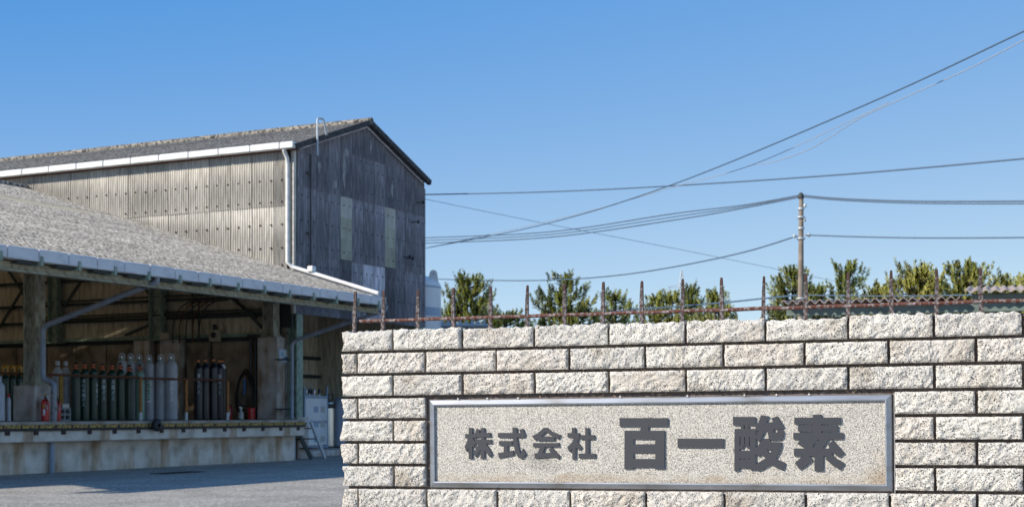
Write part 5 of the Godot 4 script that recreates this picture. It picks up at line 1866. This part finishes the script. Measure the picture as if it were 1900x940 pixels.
# a black pine: whorls of rising limbs, each ending in upright bottle-brush shoots
func pine(label: String, at: Vector3, top: float, spread: float, crown: float, fill: float, yellow: float, sd: int) -> void:
	var t := thing("pine_tree", label, "tree", Vector3(at.x, 0, at.z), 0.0, "pines beyond the wall")
	var r := RandomNumberGenerator.new()
	r.seed = sd
	var lean := Vector2(r.randf_range(-0.03, 0.03), r.randf_range(-0.03, 0.03)) * top
	var trunk := MB.new()
	var tp := []
	var tr := []
	for i in 9:
		var g := i / 8.0
		tp.append(Vector3(lean.x * g * g + 0.05 * sin(g * 7.0 + sd), top * 0.97 * g, lean.y * g * g + 0.05 * cos(g * 6.0)))
		tr.append(lerpf(0.13, 0.018, g))
	trunk.tube(tp, tr, 8)
	put("trunk", trunk, M.bark, t)
	var limbs := MB.new()
	var leaf := MB.new()
	var shoots := []
	shoots.append([Vector3(tp[8].x, top - 0.42, tp[8].z), Vector3(0, 1, 0), 0.42, 0.13])
	for k in 3:
		var a := r.randf() * TAU
		shoots.append([Vector3(tp[8].x, top - 0.5, tp[8].z), Vector3(cos(a) * 0.35, 1, sin(a) * 0.35).normalized(), 0.34, 0.12])
	var y := top - 0.55
	while y > top - crown * 1.5:
		var d := minf((top - y) / crown, 1.1)
		var count := r.randi_range(4, 6)
		var a0 := r.randf() * TAU
		for k in count:
			var a := a0 + TAU * k / count + r.randf_range(-0.4, 0.4)
			var length := 1.1 * spread * (0.16 + 1.12 * pow(d, 0.95)) * r.randf_range(0.6, 1.08)
			var g := clampf(y / (top * 0.97), 0.0, 1.0)
			var root_ := Vector3(lean.x * g * g, y, lean.y * g * g)
			var out := Vector3(cos(a), 0, sin(a))
			var rise := r.randf_range(0.15, 0.5) * (1.15 - d * 0.6)
			var mid := root_ + out * length * 0.55 + Vector3.UP * length * rise * 0.35
			var tip := root_ + out * length + Vector3.UP * length * rise
			limbs.tube([root_, mid, tip], [0.035, 0.022, 0.009], 5)
			var n := int(maxf(4.0, length * 10.0 * fill))
			for i in n:
				var s := 0.30 + 0.72 * (i + r.randf()) / n
				var p := root_.lerp(mid, s * 2.0) if s < 0.5 else mid.lerp(tip, minf(s * 2.0 - 1.0, 1.0))
				var side := Vector3(r.randf_range(-1, 1), 0.0, r.randf_range(-1, 1)) * 0.26 * (0.5 + length * 0.4)
				var q := p + side + Vector3.UP * r.randf_range(-0.06, 0.16)
				if r.randf() < 0.35:
					limbs.tube([p, q], [0.011, 0.006], 4, false)
				var dir := (Vector3.UP * r.randf_range(1.0, 1.7) + out * 0.45 + side * 0.8).normalized()
				shoots.append([q, dir, r.randf_range(0.28, 0.54), r.randf_range(0.085, 0.125)])
		y -= r.randf_range(0.30, 0.44)
	for s in shoots:
		var base: Vector3 = s[0]
		var dir: Vector3 = s[1]
		var side := dir.cross(Vector3(0.3, 0.1, 1)).normalized()
		var other := dir.cross(side)
		var tone := r.randf_range(0.62, 1.25)
		var warm := clampf(yellow + r.randf_range(-0.25, 0.25), 0.0, 1.0)
		var c := Color(0.31, 0.355, 0.15).lerp(Color(0.74, 0.67, 0.25), warm) * tone
		c.a = 1.0
		for i in 36:
			var g := r.randf()
			var a := r.randf() * TAU
			var o := side * cos(a) + other * sin(a)
			var p0: Vector3 = base + dir * (g * float(s[2]))
			var wide: float = s[3] * (1.15 - g * 0.55)
			var p1: Vector3 = p0 + (o * 0.9 + dir * (0.55 + g * 0.7)).normalized() * wide * 1.25
			var w: Vector3 = (p1 - p0).cross(o.cross(dir) + dir * 0.3).normalized() * 0.014
			var cc := c * r.randf_range(0.8, 1.2)
			cc.a = 1.0
			leaf.tint = cc
			var nn: Vector3 = (p1 - p0).cross(w).normalized()
			if nn.dot(Vector3.UP + o * 0.5) < 0.0:
				nn = -nn
			var ia := leaf.vert(p0 - w, nn)
			var ib := leaf.vert(p0 + w, nn)
			var ic := leaf.vert(p1 + w * 0.4, nn)
			var idd := leaf.vert(p1 - w * 0.4, nn)
			leaf.face(ia, ib, ic)
			leaf.face(ia, ic, idd)
	put("limbs", limbs, M.bark, t)
	put("crown", leaf, M.needles, t)


func build_trees() -> void:
	pine("broad pine beside the white tank, the nearest to the warehouse", Vector3(-1.90, 0, -58.5), 7.09, 1.32, 3.4, 1.35, 0.35, 11)
	pine("full round-shouldered pine right of the first one, behind the seventh spike", Vector3(2.0, 0, -56), 6.90, 1.35, 3.4, 1.3, 0.35, 12)
	pine("small open pine between the full pine and the multi-stemmed one", Vector3(4.35, 0, -58), 6.42, 0.85, 2.2, 0.95, 0.3, 13)
	pine("thin upright pine just left of the transmission tower", Vector3(5.9, 0, -60), 6.42, 0.6, 1.8, 1.0, 0.4, 14)
	pine("pine with a yellowish base in front of the transmission tower", Vector3(6.75, 0, -60), 6.55, 0.95, 2.2, 1.0, 0.5, 15)
	pine("tall spindly pine just right of the transmission tower", Vector3(7.85, 0, -62), 7.0, 0.6, 2.6, 0.7, 0.2, 16)
	pine("small compact pine left of the two spikes before the pole", Vector3(8.45, 0, -58), 6.42, 0.7, 1.9, 1.1, 0.5, 17)
	pine("dense pine directly behind the utility pole", Vector3(10.25, 0, -52), 6.75, 1.0, 3.0, 1.2, 0.3, 18)
	pine("slender dark pine with a bare spire right of the utility pole", Vector3(12.1, 0, -52), 6.95, 0.85, 2.6, 0.7, 0.15, 19)
	pine("low yellow-green pine between the slender one and the broad golden one", Vector3(12.6, 0, -49), 5.72, 0.75, 1.7, 1.3, 0.75, 20)
	pine("broad golden-green pine above the hut's corrugated roof", Vector3(13.6, 0, -48), 6.30, 1.15, 2.4, 1.9, 0.85, 21)
	pine("tallest green pine above the hut, next to the golden one", Vector3(15.2, 0, -48), 6.52, 1.15, 2.6, 1.3, 0.5, 22)
	pine("last golden-green pine at the picture's edge above the hut", Vector3(16.4, 0, -47), 5.98, 0.95, 2.0, 1.4, 0.75, 23)
	pine("short dark pine tip between the pole's pine and the slender spire", Vector3(11.5, 0, -53.5), 6.2, 0.5, 1.8, 0.9, 0.2, 25)
	pine("small golden pine tucked against the broad golden one's near side", Vector3(13.0, 0, -50), 5.95, 0.7, 1.8, 1.4, 0.8, 26)
	pine("low green pine filling the gap between the two biggest pines above the hut", Vector3(15.0, 0, -51), 5.9, 0.8, 1.9, 1.4, 0.55, 27)
	pine("low yellowish pine behind the far shed's end", Vector3(-0.25, 0, -60), 5.65, 0.9, 1.6, 1.4, 0.8, 24)


func build_ground() -> void:
	var g := MB.new()
	var n := 24
	for i in n:
		for j in n:
			var a := Vector3(-700.0 + 1400.0 * i / n, 0, 60.0 - 900.0 * j / n)
			var dx := Vector3(1400.0 / n, 0, 0)
			var dz := Vector3(0, 0, -900.0 / n)
			g.quad(a, a + dx, a + dx + dz, a + dz)
	var o := put("ground", g, M.asphalt, self)
	o.set_meta("kind", "structure")
	var l := MB.new()
	var a := yard(19.0, 0.005, 20.75)
	var b := yard(24.9, 0.005, 21.85)
	var side := (b - a).cross(Vector3.UP).normalized() * 0.08
	l.quad(a + side, b + side, b - side, a - side)
	var p := put("road_marking", l, M.road_paint, self)
	p.set_meta("kind", "structure")
	var dc := ything("drain_cover", "dark iron drain grating set in the shaded asphalt before the dock", "drain cover", 26.3, 0.0, 21.9)
	var fr := mb()
	for q in [[25.6, 21.65, 27.0, 21.72], [25.6, 22.08, 27.0, 22.15], [25.6, 21.72, 25.67, 22.08], [26.93, 21.72, 27.0, 22.08]]:
		fr.span(Y(q[0], 0.002, q[1]), Y(q[2], 0.012, q[3]))
	put("frame", fr, M.black, dc)
	var pit := mb()
	pit.span(Y(25.67, 0.001, 21.72), Y(26.93, 0.004, 22.08))
	put("pit", pit, M.black, dc)
	for i in 13:
		var gb := mb()
		gb.span(Y(25.71 + i * 0.095, 0.005, 21.72), Y(25.745 + i * 0.095, 0.011, 22.08))
		put("bar", gb, M.brown_iron, dc)

# the nameplate's eight characters, stroke by stroke, in millimetres from the plate's middle
const LETTERS := [
	[ # 株
		[-813, 42, -764, 42, -764, 25, -813, 25],
		[-796, 68, -779, 68, -780, -66, -797, -66],
		[-797, 26, -788, 13, -794, -13, -808, -34, -816, -14],
		[-785, 26, -778, 23, -765, 6, -773, -18, -786, -2],
		[-761, 64, -745, 59, -749, 43, -757, 25, -770, 32],
		[-768, 47, -696, 47, -697, 29, -768, 29],
		[-767, 18, -692, 17, -692, 1, -767, 1],
		[-740, 68, -723, 68, -724, -65, -742, -65],
		[-749, 3, -733, 3, -739, -22, -764, -59, -774, -42],
		[-733, 3, -717, 1, -688, -44, -700, -59, -729, -22],
	],
	[ # 式
		[-662, 46, -542, 45, -543, 26, -662, 27],
		[-596, 68, -577, 68, -576, 27, -570, -10, -562, -41, -558, -41, -550, -21, -536, -44, -548, -61, -559, -66, -573, -58, -583, -41, -591, -10, -595, 27],
		[-566, 58, -550, 64, -538, 38, -543, 26, -555, 31],
		[-657, 11, -599, 11, -599, -7, -658, -7],
		[-636, -6, -618, -6, -618, -43, -637, -43],
		[-662, -41, -593, -30, -591, -49, -659, -62],
	],
	[ # 会
		[-455, 67, -439, 67, -444, 51, -471, 28, -496, 13, -508, 32, -481, 45],
		[-455, 67, -439, 67, -418, 50, -382, 36, -389, 18, -417, 29, -446, 49],
		[-482, 30, -408, 29, -408, 12, -483, 12],
		[-504, 2, -388, 2, -388, -14, -504, -14],
		[-471, -13, -449, -13, -461, -43, -486, -44],
		[-499, -42, -461, -41, -419, -39, -404, -56, -496, -62],
		[-435, -25, -419, -17, -383, -56, -396, -66, -420, -48],
	],
	[ # 社
		[-331, 66, -315, 66, -315, 42, -332, 42],
		[-350, 44, -298, 44, -298, 26, -350, 27],
		[-317, 41, -298, 44, -299, 25, -309, 5, -326, -17, -343, -36, -352, -17, -330, 5],
		[-330, -1, -314, -1, -315, -67, -330, -67],
		[-315, 10, -307, 6, -288, -15, -298, -29, -317, -14],
		[-272, 65, -256, 65, -257, -46, -273, -46],
		[-293, 35, -232, 35, -232, 17, -293, 17],
		[-302, -43, -229, -43, -229, -61, -302, -61],
	],
	[ # 百
		[-123, 106, 83, 104, 83, 70, -123, 71],
		[-31, 73, 3, 73, -1, 50, -36, 50],
		[-102, 53, -63, 53, -65, -107, -104, -107],
		[29, 52, 68, 52, 67, -106, 28, -107],
		[-67, 53, 33, 52, 32, 17, -67, 18],
		[-67, -4, 32, -4, 32, -39, -68, -39],
		[-68, -65, 32, -65, 31, -99, -68, -100],
	],
	[ # 一
		[123, 19, 314, 18, 313, -18, 123, -18],
	],
	[ # 酸
		[353, 107, 445, 106, 445, 72, 353, 73],
		[385, 75, 397, 75, 397, 55, 385, 55],
		[401, 75, 417, 75, 417, 55, 401, 55],
		[359, 58, 380, 58, 378, -113, 357, -113],
		[422, 58, 446, 57, 444, -109, 421, -109],
		[377, 58, 424, 58, 424, 25, 377, 25],
		[384, 29, 398, 29, 398, -5, 391, -25, 382, -22, 376, -18, 384, -5],
		[401, 29, 417, 28, 417, -8, 424, -19, 424, -25, 415, -23, 403, -15],
		[376, -31, 424, -31, 423, -62, 376, -62],
		[376, -68, 423, -68, 423, -101, 375, -101],
		[468, 113, 499, 108, 488, 83, 485, 53, 460, 3, 448, 14, 444, 28, 458, 51, 444, 51, 444, 79, 455, 80],
		[480, 81, 520, 86, 546, 56, 532, 55, 519, 58, 516, 39, 518, 11, 505, 12, 497, 21, 493, 46, 480, 53],
		[508, 99, 532, 109, 560, 64, 543, 54, 519, 78],
		[510, 43, 532, 43, 532, 54, 554, 53, 559, 45, 554, 20, 545, 12, 513, 11],
		[474, 18, 500, 18, 504, 4, 490, -26, 465, -47, 455, -55, 443, -44, 443, -22, 454, -11],
		[480, 14, 500, 16, 506, 4, 549, 3, 548, -22, 535, -26, 479, -26],
		[512, -25, 548, -5, 544, -30, 526, -61, 504, -89, 459, -113, 442, -109, 443, -86, 479, -65, 501, -44],
		[468, -22, 490, -26, 501, -44, 523, -61, 563, -80, 555, -111, 517, -94, 484, -61, 460, -44],
	],
	[ # 素
		[675, 114, 708, 114, 707, 14, 674, 14],
		[601, 102, 784, 101, 784, 75, 600, 76],
		[615, 70, 772, 69, 772, 46, 615, 47],
		[596, 41, 793, 40, 792, 15, 596, 15],
		[625, 18, 694, 18, 675, -6, 672, -25, 643, -23, 612, -3],
		[705, 18, 738, 18, 714, -18, 712, -25, 670, -25, 681, -10],
		[598, -22, 748, -22, 747, -52, 598, -52],
		[733, -6, 753, 11, 797, -40, 776, -58, 742, -33],
		[679, -19, 714, -19, 713, -112, 679, -112],
		[636, -50, 657, -50, 673, -68, 644, -93, 620, -107, 601, -80],
		[733, -50, 750, -48, 769, -64, 796, -80, 782, -108, 752, -91, 722, -65],
	],]
